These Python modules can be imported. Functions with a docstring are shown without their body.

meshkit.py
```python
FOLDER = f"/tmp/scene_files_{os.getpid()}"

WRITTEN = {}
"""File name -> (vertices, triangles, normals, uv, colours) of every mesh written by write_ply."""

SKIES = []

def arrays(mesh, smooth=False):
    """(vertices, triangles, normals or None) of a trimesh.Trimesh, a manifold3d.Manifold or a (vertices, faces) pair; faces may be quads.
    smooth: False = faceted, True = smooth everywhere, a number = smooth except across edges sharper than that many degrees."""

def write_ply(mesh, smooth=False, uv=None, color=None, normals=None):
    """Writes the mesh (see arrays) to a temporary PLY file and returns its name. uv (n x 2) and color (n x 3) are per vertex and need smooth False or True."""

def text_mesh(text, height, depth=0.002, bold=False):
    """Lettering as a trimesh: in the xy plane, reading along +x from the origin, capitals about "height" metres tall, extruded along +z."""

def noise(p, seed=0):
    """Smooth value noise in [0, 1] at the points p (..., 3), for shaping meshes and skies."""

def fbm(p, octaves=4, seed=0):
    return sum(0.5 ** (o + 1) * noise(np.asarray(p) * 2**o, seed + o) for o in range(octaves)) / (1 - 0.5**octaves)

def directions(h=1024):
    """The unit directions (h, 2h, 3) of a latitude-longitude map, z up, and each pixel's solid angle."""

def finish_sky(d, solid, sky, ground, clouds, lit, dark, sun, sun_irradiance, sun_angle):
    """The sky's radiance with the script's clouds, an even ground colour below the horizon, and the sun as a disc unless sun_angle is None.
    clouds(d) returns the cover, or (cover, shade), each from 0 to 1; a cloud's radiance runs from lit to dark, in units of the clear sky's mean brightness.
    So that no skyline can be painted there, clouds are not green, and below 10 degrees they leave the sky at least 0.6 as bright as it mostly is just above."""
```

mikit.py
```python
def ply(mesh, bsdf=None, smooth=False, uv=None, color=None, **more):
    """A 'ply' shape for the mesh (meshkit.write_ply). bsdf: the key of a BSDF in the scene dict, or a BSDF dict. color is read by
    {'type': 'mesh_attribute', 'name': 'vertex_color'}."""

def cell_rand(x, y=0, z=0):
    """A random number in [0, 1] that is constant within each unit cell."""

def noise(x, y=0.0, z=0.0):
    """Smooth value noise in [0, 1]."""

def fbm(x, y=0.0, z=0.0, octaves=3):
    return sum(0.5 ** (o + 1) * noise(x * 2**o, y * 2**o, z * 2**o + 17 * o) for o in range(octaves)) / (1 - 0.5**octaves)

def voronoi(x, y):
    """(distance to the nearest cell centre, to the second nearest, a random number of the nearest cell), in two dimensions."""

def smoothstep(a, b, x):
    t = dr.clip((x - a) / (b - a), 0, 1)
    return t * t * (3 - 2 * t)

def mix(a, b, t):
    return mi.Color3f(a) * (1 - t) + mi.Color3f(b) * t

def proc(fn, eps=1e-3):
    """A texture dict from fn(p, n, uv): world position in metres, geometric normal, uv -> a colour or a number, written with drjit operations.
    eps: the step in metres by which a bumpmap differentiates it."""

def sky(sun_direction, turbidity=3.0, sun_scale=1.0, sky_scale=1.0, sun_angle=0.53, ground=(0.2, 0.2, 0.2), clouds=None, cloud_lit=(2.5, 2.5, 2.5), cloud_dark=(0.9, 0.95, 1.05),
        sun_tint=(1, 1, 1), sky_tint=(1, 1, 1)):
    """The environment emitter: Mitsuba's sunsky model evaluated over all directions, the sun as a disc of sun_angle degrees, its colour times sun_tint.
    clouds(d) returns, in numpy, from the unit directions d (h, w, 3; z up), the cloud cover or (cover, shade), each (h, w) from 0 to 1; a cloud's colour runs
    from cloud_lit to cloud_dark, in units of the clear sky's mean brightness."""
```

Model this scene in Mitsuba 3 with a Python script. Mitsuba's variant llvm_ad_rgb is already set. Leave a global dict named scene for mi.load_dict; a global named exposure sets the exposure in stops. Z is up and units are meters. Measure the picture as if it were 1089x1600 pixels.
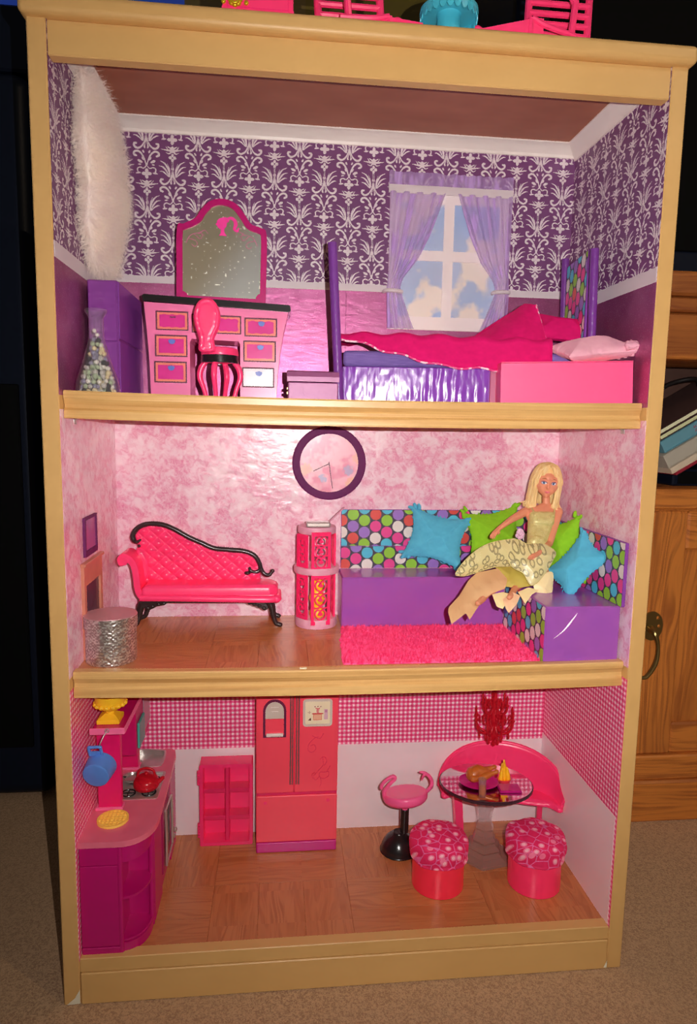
import math, random
import numpy as np, trimesh, mitsuba as mi, drjit as dr
import manifold3d as m3
import shapely
from shapely.geometry import Polygon, Point, LineString, box as sbox, MultiPolygon
from shapely.ops import unary_union
from shapely import affinity
from scipy.spatial import Delaunay
import mikit, meshkit
from mikit import noise, fbm, smoothstep, mix, cell_rand

T = mi.ScalarTransform4f
rng = np.random.default_rng(7)
random.seed(7)
scene, labels = {}, {}

# ------------------------------------------------------------------ camera, light, exposure
CAM = np.array([0.2736, -0.8207, 0.7553])
YAW, PITCH, ROLL, FOCAL = 0.1052, -0.1272, 0.0183, 1052.77
_f = np.array([math.sin(YAW) * math.cos(PITCH), math.cos(YAW) * math.cos(PITCH), math.sin(PITCH)])
_r = np.array([math.cos(YAW), -math.sin(YAW), 0.0])
_u = np.cross(_r, _f)
_up = -math.sin(ROLL) * _r + math.cos(ROLL) * _u
scene['camera'] = {'type': 'perspective', 'fov_axis': 'x', 'fov': math.degrees(2 * math.atan(544.5 / FOCAL)),
                   'near_clip': 0.01, 'far_clip': 50.0,
                   'to_world': T().look_at(origin=CAM.tolist(), target=(CAM + _f).tolist(), up=_up.tolist())}
exposure = 0.0
# the flash of the camera that took the photograph, a hand's breadth from its lens
FLASH = CAM + 0.045 * _r + 0.02 * _u
scene['flash'] = {'type': 'spot', 'to_world': T().look_at(origin=FLASH.tolist(), target=(FLASH + _f + 0.16 * _r + 0.10 * _u).tolist(), up=[0, 0, 1]),
                  'cutoff_angle': 66.0, 'beam_width': 24.0, 'intensity': {'type': 'rgb', 'value': [2.75, 2.60, 2.45]}}
# dim warm evening light of the living room, and its ceiling lamp behind the photographer on the right
scene['room_light'] = {'type': 'constant', 'radiance': {'type': 'rgb', 'value': [0.075, 0.066, 0.056]}}
scene['ceiling_lamp'] = {'type': 'point', 'position': [1.9, -1.5, 2.2], 'intensity': {'type': 'rgb', 'value': [2.3, 1.8, 1.2]}}

# ------------------------------------------------------------------ helpers
def C(r, g, b):
    v = np.array([r, g, b]) / 255.0
    return np.where(v <= 0.04045, v / 12.92, ((v + 0.055) / 1.055) ** 2.4).tolist()

def mat(key, rgb=None, fn=None, rough=0.5, metal=0.0, spec=0.5, bump=None, bscale=1.0, eps=5e-4, vc=False, **kw):
    if vc:
        col = {'type': 'mesh_attribute', 'name': 'vertex_color'}
    elif fn is not None:
        col = mikit.proc(fn)
    else:
        col = {'type': 'rgb', 'value': C(*rgb)}
    b = {'type': 'principled', 'base_color': col, 'roughness': rough, 'metallic': metal, 'specular': spec, **kw}
    if bump is not None:
        b = {'type': 'bumpmap', 'arbitrary': mikit.proc(bump, eps=eps), 'scale': bscale, 'nested': b}
    scene[key] = {'type': 'twosided', 'bsdf': b}
    return key

def number(key):
    if key not in USED:
        USED.add(key); return key
    n = 1
    while f'{key}_{n:03d}' in USED:
        n += 1
    USED.add(f'{key}_{n:03d}')
    return f'{key}_{n:03d}'
USED = set()

def thing(name, label, cat, group=None, kind=None):
    k = number(name)
    labels[k] = {'label': label, 'category': cat}
    if group: labels[k]['group'] = group
    if kind: labels[k]['kind'] = kind
    return k

PM = None
def part(parent, name, mesh, bsdf, smooth=False, label=None, kind=None, M=None, **kw):
    if isinstance(mesh, (list, tuple)) and len(mesh) and isinstance(mesh[0], trimesh.Trimesh):
        mesh = cat(mesh)
    if M is not None:
        mesh = mesh.copy(); mesh.apply_transform(M)
    if PM is not None:
        mesh = mesh.copy(); mesh.apply_transform(PM)
    k = number(parent + '__' + name)
    scene[k] = mikit.ply(mesh, bsdf, smooth=smooth, **kw)
    if label or kind:
        labels[k] = {}
        if label: labels[k]['label'] = label
        if kind: labels[k]['kind'] = kind
    return k

def single(name, mesh, bsdf, label, category, smooth=False, group=None, kind=None, M=None, **kw):
    k = thing(name, label, category, group, kind)
    if isinstance(mesh, list): mesh = cat(mesh)
    if M is not None:
        mesh = mesh.copy(); mesh.apply_transform(M)
    scene[k] = mikit.ply(mesh, bsdf, smooth=smooth, **kw)
    return k

def cat(ms):
    return trimesh.util.concatenate([m for m in ms if m is not None and len(m.faces)])

def hull(pts):
    return trimesh.convex.convex_hull(np.asarray(pts, float))

def box(x0, x1, y0, y1, z0, z1, b=0.001):
    b = min(b, (x1 - x0) * .45, (y1 - y0) * .45, (z1 - z0) * .45)
    p = []
    for X, sx in ((x0, 1), (x1, -1)):
        for Y, sy in ((y0, 1), (y1, -1)):
            for Z, sz in ((z0, 1), (z1, -1)):
                p += [(X + sx * b, Y + sy * b, Z), (X + sx * b, Y, Z + sz * b), (X, Y + sy * b, Z + sz * b)]
    return hull(p)

def rbox(x0, x1, y0, y1, z0, z1, r, n=4):
    """box with rounded edges"""
    s = trimesh.creation.icosphere(subdivisions=2 if n < 5 else 3, radius=r).vertices
    p = [s + [X, Y, Z] for X in (x0 + r, x1 - r) for Y in (y0 + r, y1 - r) for Z in (z0 + r, z1 - r)]
    return hull(np.vstack(p))

MAPS = {'xy': np.eye(3), 'xz': np.array([[1, 0, 0], [0, 0, -1], [0, 1, 0.]]), 'yz': np.array([[0, 0, 1], [1, 0, 0], [0, 1, 0.]])}

def polys(p):
    if isinstance(p, (list, np.ndarray)): p = Polygon(p).buffer(0)
    if p.is_empty: return []
    return [g for g in getattr(p, 'geoms', [p]) if g.geom_type == 'Polygon' and g.area > 1e-12]

def prism(p, plane, d0, d1):
    """polygon in the plane, extruded along the remaining axis from d0 to d1"""
    out = []
    for g in polys(p):
        m = trimesh.creation.extrude_polygon(g, d1 - d0, engine='earcut')
        v = m.vertices @ MAPS[plane].T
        ax = {'xy': 2, 'xz': 1, 'yz': 0}[plane]
        v[:, ax] += d1 if plane == 'xz' else d0
        m.vertices = v
        out.append(m)
    return cat(out)

def catmull(pts, n=8, closed=False):
    p = np.asarray(pts, float)
    q = np.vstack([p[-1], p, p[0], p[1]]) if closed else np.vstack([2 * p[0] - p[1], p, 2 * p[-1] - p[-2]])
    out = []
    for i in range(1, len(q) - 2):
        for t in np.linspace(0, 1, n, endpoint=False):
            a, b, c, d = q[i - 1:i + 3]
            out.append(.5 * (2 * b + (c - a) * t + (2 * a - 5 * b + 4 * c - d) * t * t + (3 * b - a - 3 * c + d) * t ** 3))
    if not closed: out.append(p[-1])
    return np.array(out)

def tube(pts, r, n=10, spline=0, closed=False):
    p = np.asarray(pts, float)
    if np.ndim(r) == 0: r = np.full(len(p), r)
    r = np.asarray(r, float)
    if spline:
        pr = catmull(np.hstack([p, r[:, None]]), spline, closed)
        p, r = pr[:, :3], np.maximum(pr[:, 3], 1e-5)
    t = np.gradient(p, axis=0) if not closed else np.roll(p, -1, 0) - np.roll(p, 1, 0)
    t /= np.linalg.norm(t, axis=1, keepdims=True) + 1e-12
    a = np.array([0, 0, 1.0]) if abs(t[0][2]) < .9 else np.array([1.0, 0, 0])
    u = np.cross(t[0], a); u /= np.linalg.norm(u)
    ang = np.arange(n) * 2 * np.pi / n
    V = []
    for i in range(len(p)):
        u = u - t[i] * (u @ t[i]); u /= np.linalg.norm(u) + 1e-12
        w = np.cross(t[i], u)
        V.append(p[i] + r[i] * (np.cos(ang)[:, None] * u + np.sin(ang)[:, None] * w))
    k = len(p)
    V = np.vstack(V)
    F = []
    for i in range(k if closed else k - 1):
        a0, b0 = i * n, ((i + 1) % k) * n
        for j in range(n):
            j2 = (j + 1) % n
            F += [(a0 + j, a0 + j2, b0 + j2), (a0 + j, b0 + j2, b0 + j)]
    if not closed:
        V = np.vstack([V, p[:1], p[-1:]])
        c0, c1 = k * n, k * n + 1
        for j in range(n):
            F += [(c0, (j + 1) % n, j), (c1, (k - 1) * n + j, (k - 1) * n + (j + 1) % n)]
    return trimesh.Trimesh(V, F, process=False)

def lathe(prof, n=40, c=(0, 0, 0), spline=0):
    p = np.asarray(prof, float)
    if spline: p = catmull(p, spline)
    p[:, 0] = np.maximum(p[:, 0], 1e-5)
    a = np.arange(n) * 2 * np.pi / n
    V = np.stack([np.outer(p[:, 0], np.cos(a)), np.outer(p[:, 0], np.sin(a)), np.repeat(p[:, 1:2], n, 1)], -1).reshape(-1, 3)
    F = []
    for i in range(len(p) - 1):
        for j in range(n):
            j2 = (j + 1) % n
            F += [(i * n + j, i * n + j2, (i + 1) * n + j2), (i * n + j, (i + 1) * n + j2, (i + 1) * n + j)]
    m = trimesh.Trimesh(V + np.asarray(c), F, process=False)
    return m

def ell(c, r, sub=3):
    m = trimesh.creation.icosphere(subdivisions=sub)
    m.vertices = m.vertices * np.asarray(r) + np.asarray(c)
    return m

def RZ(deg, at=(0, 0, 0)):
    return trimesh.transformations.rotation_matrix(math.radians(deg), [0, 0, 1], at)
def ROT(deg, ax, at=(0, 0, 0)):
    return trimesh.transformations.rotation_matrix(math.radians(deg), ax, at)
def TR(*v):
    return trimesh.transformations.translation_matrix(v)
def FRAME(o, ex, ey, ez):
    M = np.eye(4); M[:3, 0], M[:3, 1], M[:3, 2], M[:3, 3] = ex, ey, ez, o
    return M

def dome(poly, top, bot, res):
    """closed mesh over a polygon in xy: top(d, x, y), bot(d, x, y) heights, d = distance to the rim"""
    g = polys(poly)[0]
    L = g.exterior.length
    k = max(12, int(L / res))
    ring = np.array([g.exterior.interpolate(i / k, normalized=True).coords[0] for i in range(k)])
    x0, y0, x1, y1 = g.bounds
    X, Y = np.meshgrid(np.arange(x0, x1, res), np.arange(y0, y1, res))
    X = X + (np.arange(X.shape[0]) % 2)[:, None] * res / 2
    P = np.stack([X.ravel(), Y.ravel()], 1)
    inner = g.buffer(-res * .55)
    P = P[shapely.contains_xy(inner, P[:, 0], P[:, 1])]
    Q = np.vstack([ring, P])
    tri = Delaunay(Q).simplices
    cen = Q[tri].mean(1)
    tri = tri[shapely.contains_xy(g, cen[:, 0], cen[:, 1])]
    a = Q[tri]
    fl = ((a[:, 1, 0] - a[:, 0, 0]) * (a[:, 2, 1] - a[:, 0, 1]) - (a[:, 1, 1] - a[:, 0, 1]) * (a[:, 2, 0] - a[:, 0, 0])) < 0
    tri[fl] = tri[fl][:, ::-1]
    d = shapely.distance(shapely.points(Q), g.exterior)
    n = len(Q)
    V = np.vstack([np.column_stack([Q, top(d, Q[:, 0], Q[:, 1]) + 0 * d]), np.column_stack([Q, bot(d, Q[:, 0], Q[:, 1]) + 0 * d])])
    sgn = Polygon(ring).exterior.is_ccw
    F = [tri, tri[:, ::-1] + n]
    i = np.arange(k); j = (i + 1) % k
    side = np.vstack([np.stack([i, i + n, j], 1), np.stack([j, i + n, j + n], 1)])
    if not sgn: side = side[:, ::-1]
    side = np.vstack([side])
    F = np.vstack(F + [side])
    return trimesh.Trimesh(V, F, process=False)

def rnd(d, h, r):
    """rounded edge profile: 0 at the rim up to h over a distance r"""
    q = np.clip(1 - d / r, 0, 1)
    return h * np.sqrt(1 - q ** 2)

def flat_print(base, layers, to3d):
    """a flat print: base (polygon, colour) with layers [(polygon, colour)] on top; one mesh with vertex colours"""
    cover, V, F, K, n = None, [], [], [], 0
    for pg, col in list(reversed(layers)) + [base]:
        vis = pg.intersection(base[0])
        if cover is not None: vis = vis.difference(cover)
        for g in polys(vis):
            v, f = trimesh.creation.triangulate_polygon(g, engine='earcut')
            v = np.asarray(v)
            V.append(v); F.append(np.asarray(f) + n); K.append(np.tile(C(*col), (len(v), 1))); n += len(v)
        cover = pg if cover is None else cover.union(pg)
    V = to3d(np.vstack(V)); F = np.vstack(F)
    return trimesh.Trimesh(V, F, process=False), np.vstack(K)

def stroke(pts, w0, w1=None, n=8, mid=None):
    """tapered stroke along a spline"""
    p = catmull(pts, n)
    w1 = w0 if w1 is None else w1
    t = np.linspace(0, 1, len(p))
    w = np.interp(t, [0, .5, 1], [w0, (w0 + w1) / 2 if mid is None else mid, w1]) / 2
    return unary_union([shapely.MultiPoint([Point(*a).buffer(x, 6).exterior.coords[i] for a, x in ((p[k], w[k]), (p[k + 1], w[k + 1])) for i in range(0, 24, 2)]).convex_hull for k in range(len(p) - 1)])

def eli(cx, cy, rx, ry, deg=0):
    return affinity.translate(affinity.rotate(affinity.scale(Point(0, 0).buffer(1, 8), rx, ry), deg, origin=(0, 0)), cx, cy)

def jitter(m, amp, freq, seed=0):
    v = m.vertices
    o = np.stack([meshkit.fbm(v * freq + 31 * k, 3, seed + k) - .5 for k in range(3)], -1)
    m.vertices = v + amp * 2 * o
    return m

# ------------------------------------------------------------------ shared materials
def lin(*a): return mi.Color3f(*C(*a))

def f_tan(p, n, uv):
    g = fbm(p.x * 9 + p.y * 9, p.y * 9, p.z * 9, 3)
    return mix(C(205, 160, 98), C(216, 172, 110), g)
def f_pine(p, n, uv):
    g = fbm(p.x * 5 + 3, p.z * 210, p.y * 150, 3)
    k = noise(p.x * 2.0, p.z * 620, 4)
    return mix(mix(C(216, 172, 110), C(198, 148, 88), smoothstep(.35, .8, g)), C(186, 134, 78), .3 * smoothstep(.6, .9, k))
def f_oak(along):
    def fn(p, n, uv):
        a, b = (p.z, p.x) if along == 'z' else (p.x, p.z)
        w = fbm(a * 3.0, b * 14, p.y * 5, 3)
        g = fbm(a * 12, b * 260 + w * 22, p.y * 60, 3)
        t = noise(a * 2.2 + 9, b * 9 + w * 5, 1)
        return mix(mix(C(206, 126, 56), C(164, 92, 42), smoothstep(.35, .8, g)), C(122, 62, 32), .65 * smoothstep(.5, .8, t))
    return fn
def f_parquet(along):
    def fn(p, n, uv):
        a, b = (p.x, p.y) if along == 'x' else (p.y, p.x)
        s = cell_rand(dr.floor(b / .0333 + .01), dr.floor(a / .0667 + .3) , 5)
        w = fbm(a * 9, b * 50 + s * 31, s * 9, 2)
        g = fbm(a * 16 + s * 17, b * 300 + w * 14, s * 40, 3)
        c = mix(C(200, 134, 84), C(166, 98, 56), smoothstep(.3, .75, g))
        return mix(c, C(182, 112, 66), .35 + .4 * s)
    return fn
def f_metalpurple(p, n, uv):
    g = fbm(p.x * 60 + p.y * 60, p.z * 60, 2, 3)
    k = noise(p.x * 900 + p.y * 900, p.z * 900, 3)
    return mix(mix(C(186, 108, 152), C(170, 82, 132), g), C(222, 184, 206), .35 * smoothstep(.7, 1, k))
def f_pinkpaper(p, n, uv):
    a = p.x + p.y
    w = fbm(a * 95, p.z * 95, 3, 3)
    ring = fbm(a * 240 + w * 3, p.z * 240 - w * 3, 9, 3)
    big = fbm(a * 62 + 5, p.z * 62, 2, 3)
    c = mix(C(238, 202, 216), C(224, 150, 180), smoothstep(.28, .72, ring * .55 + big * .45))
    sw = dr.abs(dr.sin(16 * w + 5 * big))
    c = mix(c, C(212, 104, 148), .45 * smoothstep(.93, 1., sw) * smoothstep(.48, .6, big))
    return mix(c, C(242, 222, 230), .5 * smoothstep(.56, .72, fbm(a * 60 + 7, p.z * 60, 1, 2)))
def f_gingham(p, n, uv):
    P = .0075
    u, v = (p.x + p.y) / P, p.z / P
    fa, fb = u - dr.floor(u), v - dr.floor(v)
    A = smoothstep(.22, .30, dr.abs(fa - .5)); B = smoothstep(.22, .30, dr.abs(fb - .5))
    s = (A + B) * .5
    return mix(mix(C(216, 50, 112), C(236, 112, 158), smoothstep(0, .5, s)), C(252, 214, 228), smoothstep(.5, 1, s))
def f_carpet(p, n, uv):
    g = noise(p.x * 780, p.y * 780, 2)
    h = noise(p.x * 330 + 5, p.y * 330, 7)
    k = fbm(p.x * 7, p.y * 7, 3, 3)
    c = mix(C(202, 166, 132), C(160, 124, 96), smoothstep(.2, .9, g * .6 + h * .4))
    return mix(c, C(176, 140, 108), .5 * k)

mat('tan_paint', fn=f_tan, rough=.42, spec=.4)
mat('pine_strip', fn=f_pine, rough=.35, spec=.45)
mat('oak_up', fn=f_oak('z'), rough=.4)
mat('oak_across', fn=f_oak('x'), rough=.4)
mat('parquet_x', fn=f_parquet('x'), rough=.28, spec=.6)
mat('parquet_y', fn=f_parquet('y'), rough=.28, spec=.6)
mat('purple_metal_paint', fn=f_metalpurple, rough=.42, metal=.72, bump=lambda p, n, uv: fbm(p.x * 90 + p.y * 90, p.z * 200, 1, 3), bscale=.00028)
mat('pink_paper', fn=f_pinkpaper, rough=.3, spec=.6, bump=lambda p, n, uv: fbm(p.x * 60 + p.y * 60, p.z * 120, 1, 3), bscale=.0006)
mat('gingham_paper', fn=f_gingham, rough=.3, spec=.55, bump=lambda p, n, uv: fbm(p.x * 40 + p.y * 40, p.z * 40, 1, 2), bscale=.0008)
mat('carpet', fn=f_carpet, rough=.95, spec=.1, bump=lambda p, n, uv: noise(p.x * 700, p.y * 700, 2), bscale=.0010)
mat('white_paint', (232, 222, 216), rough=.38)
mat('white_paper', (236, 218, 224), rough=.3, spec=.55)
mat('white_ribbon', (214, 200, 206), rough=.6)
mat('brown_board', fn=lambda p, n, uv: mix(C(176, 112, 88), C(150, 88, 66), fbm(p.x * 14, p.y * 30, p.z, 3)), rough=.55)
mat('print', vc=True, rough=.42, spec=.45)
mat('print_gloss', vc=True, rough=.2, spec=.6)
mat('steel', (206, 202, 198), rough=.32, metal=.75)
mat('hot_pink', (255, 60, 118), rough=.28, spec=.5)
mat('pink_red', (240, 62, 86), rough=.3, spec=.5)
mat('magenta', (186, 16, 108), rough=.3, spec=.5)
mat('soft_pink', (240, 108, 158), rough=.32, spec=.5)
mat('black_plastic', (30, 26, 28), rough=.22, spec=.55)
mat('purple_tape', (140, 72, 172), rough=.22, spec=.55, bump=lambda p, n, uv: fbm(p.x * 70, p.y * 70, p.z * 70, 2), bscale=.0006)
mat('purple_plain', (130, 62, 158), rough=.35)
mat('black_void', (8, 8, 9), rough=.7, spec=.08)

# ------------------------------------------------------------------ the room: carpet, wall
USED.update(['floor', 'wall_back'])
scene['floor'] = mikit.ply(trimesh.Trimesh([[-3, -2.5, 0], [3.5, -2.5, 0], [3.5, 1.0, 0], [-3, 1.0, 0]], [[0, 1, 2], [0, 2, 3]]), 'carpet')
labels['floor'] = {'kind': 'structure', 'label': 'tan flecked wall-to-wall carpet under the bookcase'}
mat('wall_olive', (108, 92, 40), rough=.8)
scene['wall_back'] = mikit.ply(box(-3, 3.5, 1.0, 1.06, 0, 2.6), 'wall_olive')
labels['wall_back'] = {'kind': 'structure', 'label': 'olive brown wall behind the bookcase'}

# black television set behind the bookcase on the left
t = thing('television', 'tall black television with a blue lit screen behind the bookcase', 'television')
mat('tv_black', (17, 23, 38), rough=.4, spec=.12)
part(t, 'cabinet', rbox(-1.15, -.165, .49, .95, 0.012, 1.36, .03), 'tv_black', 30)
part(t, 'bezel', box(-1.1, .22, .50, .93, 1.36, 1.468, .004), 'tv_black')
scene[number(t + '__screen')] = {**mikit.ply(prism([(-1.08, 1.4685), (.05, 1.4685), (.05, 1.95), (-1.08, 1.95)], 'xz', .505, .93), 'tv_black'),
                                 'emitter': {'type': 'area', 'radiance': {'type': 'rgb', 'value': [.010, .026, .16]}}}
part(t, 'speaker_grille', box(-1.08, -.2, .484, .492, .12, .82, .002), 'black_void')

# oak entertainment cabinet on the right
oc = thing('oak_cabinet', 'oak entertainment cabinet with an open shelf and a brass door pull', 'cabinet')
part(oc, 'top', box(.80, 1.60, .325, .80, .992, 1.033, .004), 'oak_across')
part(oc, 'top_moulding', box(.82, 1.60, .335, .80, .966, .991, .003), 'oak_across')
part(oc, 'drawer', box(.83, 1.60, .345, .50, .885, .965, .003), 'oak_across')
part(oc, 'side', box(.80, .84, .35, .80, .0, .965, .002), 'oak_up')
part(oc, 'shelf', box(.84, 1.60, .347, .80, .613, .650, .003), 'oak_across')
mat('shelf_back', (96, 66, 58), rough=.7)
part(oc, 'back', box(.84, 1.60, .70, .80, .08, .966, .002), 'shelf_back')
d = part(oc, 'door', box(.84, 1.60, .362, .38, .134, .612, .002), 'oak_up')
part(d, 'stile', box(.86, 1.033, .347, .362, .134, .609, .004), 'oak_up')
part(d, 'stile_bead', box(.945, .951, .3445, .349, .14, .60, .002), 'oak_up')
part(d, 'rail', box(1.034, 1.60, .349, .362, .536, .609, .004), 'oak_across')
part(d, 'rail', box(1.034, 1.60, .349, .362, .134, .196, .004), 'oak_across')
part(oc, 'base', box(.82, 1.60, .342, .80, .084, .133, .003), 'oak_across')
part(oc, 'base', box(.80, 1.60, .336, .80, 0.0, .084, .004), 'oak_across')
mat('brass', (150, 128, 78), rough=.32, metal=.9)
h = part(d, 'pull', prism(eli(.975, .392, .021, .028).difference(unary_union([eli(.985, .408, .0035, .0035), eli(.988, .392, .0035, .0035), eli(.984, .374, .0035, .0035)])), 'xz', .343, .347), 'brass', label='brass plate with a hanging drop handle')
scene[h] = mikit.ply(cat([prism(eli(.975, .392, .021, .028).difference(unary_union([eli(.985, .408, .0035, .0035), eli(.988, .392, .0035, .0035), eli(.984, .374, .0035, .0035)])), 'xz', .343, .347),
    tube([(.966, .34, .392), (.968, .322, .385), (.974, .318, .36), (.972, .318, .33), (.958, .320, .303), (.944, .322, .30)], [.004, .005, .0035, .0045, .004, .003], 10, 6),
    ell((.969, .335, .388), (.007, .012, .008), 2)]), 'brass', smooth=35)

# black television on top of the oak cabinet
t = thing('television', 'black television standing on the oak cabinet', 'television')
part(t, 'body', rbox(.70, 1.65, .46, .92, 1.034, 1.95, .02), 'tv_black', 30)
part(t, 'foot', box(.95, 1.3, .40, .6, 1.033, 1.045, .003), 'black_void')
part(t, 'screen', box(.76, 1.60, .454, .461, 1.10, 1.9, .002), 'black_void')

# gold-brown upright of a picture frame on the wall
t = thing('picture_frame', 'gold framed picture glimpsed on the wall above the bookcase', 'picture')
mat('old_gold', (130, 108, 56), rough=.4)
part(t, 'frame', prism(sbox(.30, 1.48, .78, 2.0).difference(sbox(.335, 1.50, .745, 1.97)), 'xz', .97, .999), 'old_gold')
mat('olive_print', (122, 104, 38), rough=.5)
part(t, 'canvas', prism(sbox(.335, 1.50, .745, 1.97), 'xz', .985, .998), 'olive_print')

# slanted books on the open shelf of the oak cabinet
BOOKS = [('thin cream edged book on top of the slanted pile', (226, 226, 190), .009, 0.0), ('thin pale green edged book second from top of the slanted pile', (210, 216, 170), .009, .004),
         ('thick teal book with red lettering in the slanted pile', (96, 150, 168), .023, .002), ('grey white magazine in the slanted pile', (176, 170, 158), .026, -.006),
         ('cream magazine with red edge at the bottom of the slanted pile', (206, 190, 170), .012, -.004), ('thin red book under the slanted pile', (150, 30, 50), .006, .004)]
ex = np.array([math.cos(math.radians(30.5)), 0, math.sin(math.radians(30.5))]); ez = np.array([-ex[2], 0, ex[0]])
o = np.array([.9736, .36, .762]) - ex * .016
off = 0.0
for lab, col, th, sh in BOOKS:
    off -= th + .0015
    k = mat('book_' + str(len(USED)), (74, 52, 50) if th < .01 and col[0] > 200 else col, rough=.6)
    bk = thing('book', lab, 'book', group='slanted books on the cabinet shelf')
    M = FRAME(o + ez * off + ex * sh + np.array([0, sh * .5, 0]), ex, [0, 1, 0], ez)
    part(bk, 'cover', [box(0, .24, 0, .18, th - .0012, th, .0004), box(0, .24, 0, .18, 0, .0012, .0004), box(0, .003, 0, .18, 0, th, .0004)], k, M=M)
    pk = mat('pages_' + str(len(USED)), col, rough=.7)
    part(bk, 'pages', box(.003, .238, .002, .178, .0012, th - .0012, .0003), pk, M=M)
    if col[0] == 96:
        tm = []
        rq = np.random.default_rng(4)
        for w0, n_ in ((0, 3), (.016, 4), (.037, 3), (.053, 5)):          # blurred, unreadable words on two lines
            for li in (0, 1):
                for q_ in range(n_):
                    x_ = w0 + q_ * .0036; z_ = .0068 if li == 0 else 0
                    tm += [prism(stroke([(x_, z_ + rq.uniform(0, .001)), (x_ + rq.uniform(.0004, .0016), z_ + .0022), (x_ + rq.uniform(0, .0014), z_ + .0048)], .0011, .0009), 'xy', 0, .0004), prism(stroke([(x_, z_ + .002), (x_ + .0012, z_ + rq.uniform(.001, .004)), (x_ + .0026, z_ + .002)], .0008, .0008), 'xy', 0, .0004)]
        tm = cat(tm)
        mat('red_ink', (150, 70, 90), rough=.6)
        tm.apply_transform(np.array([[1, 0, 0, .07], [0, 0, -1, 0.002], [0, 1, 0, .006], [0, 0, 0, 1]]))
        part(bk, 'lettering', tm, 'red_ink', M=M)
mat('cable_black', (24, 20, 20), rough=.5)
single('cable', tube([(.955, .46, .765), (.985, .46, .800), (1.02, .46, .835), (1.055, .46, .853), (1.10, .46, .858), (1.16, .56, .83), (1.2, .68, .74)], .0045, 8, 6), 'cable_black',
       'dark cable looping behind the slanted books', 'cable', True)
t = thing('disc_player', 'dark player under the slanted books on the cabinet shelf', 'electronics')
part(t, 'case', box(1.04, 1.5, .42, .66, .6505, .683, .003), 'tv_black'); part(t, 'panel', box(1.05, 1.48, .417, .421, .655, .679, .001), 'black_void')

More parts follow.
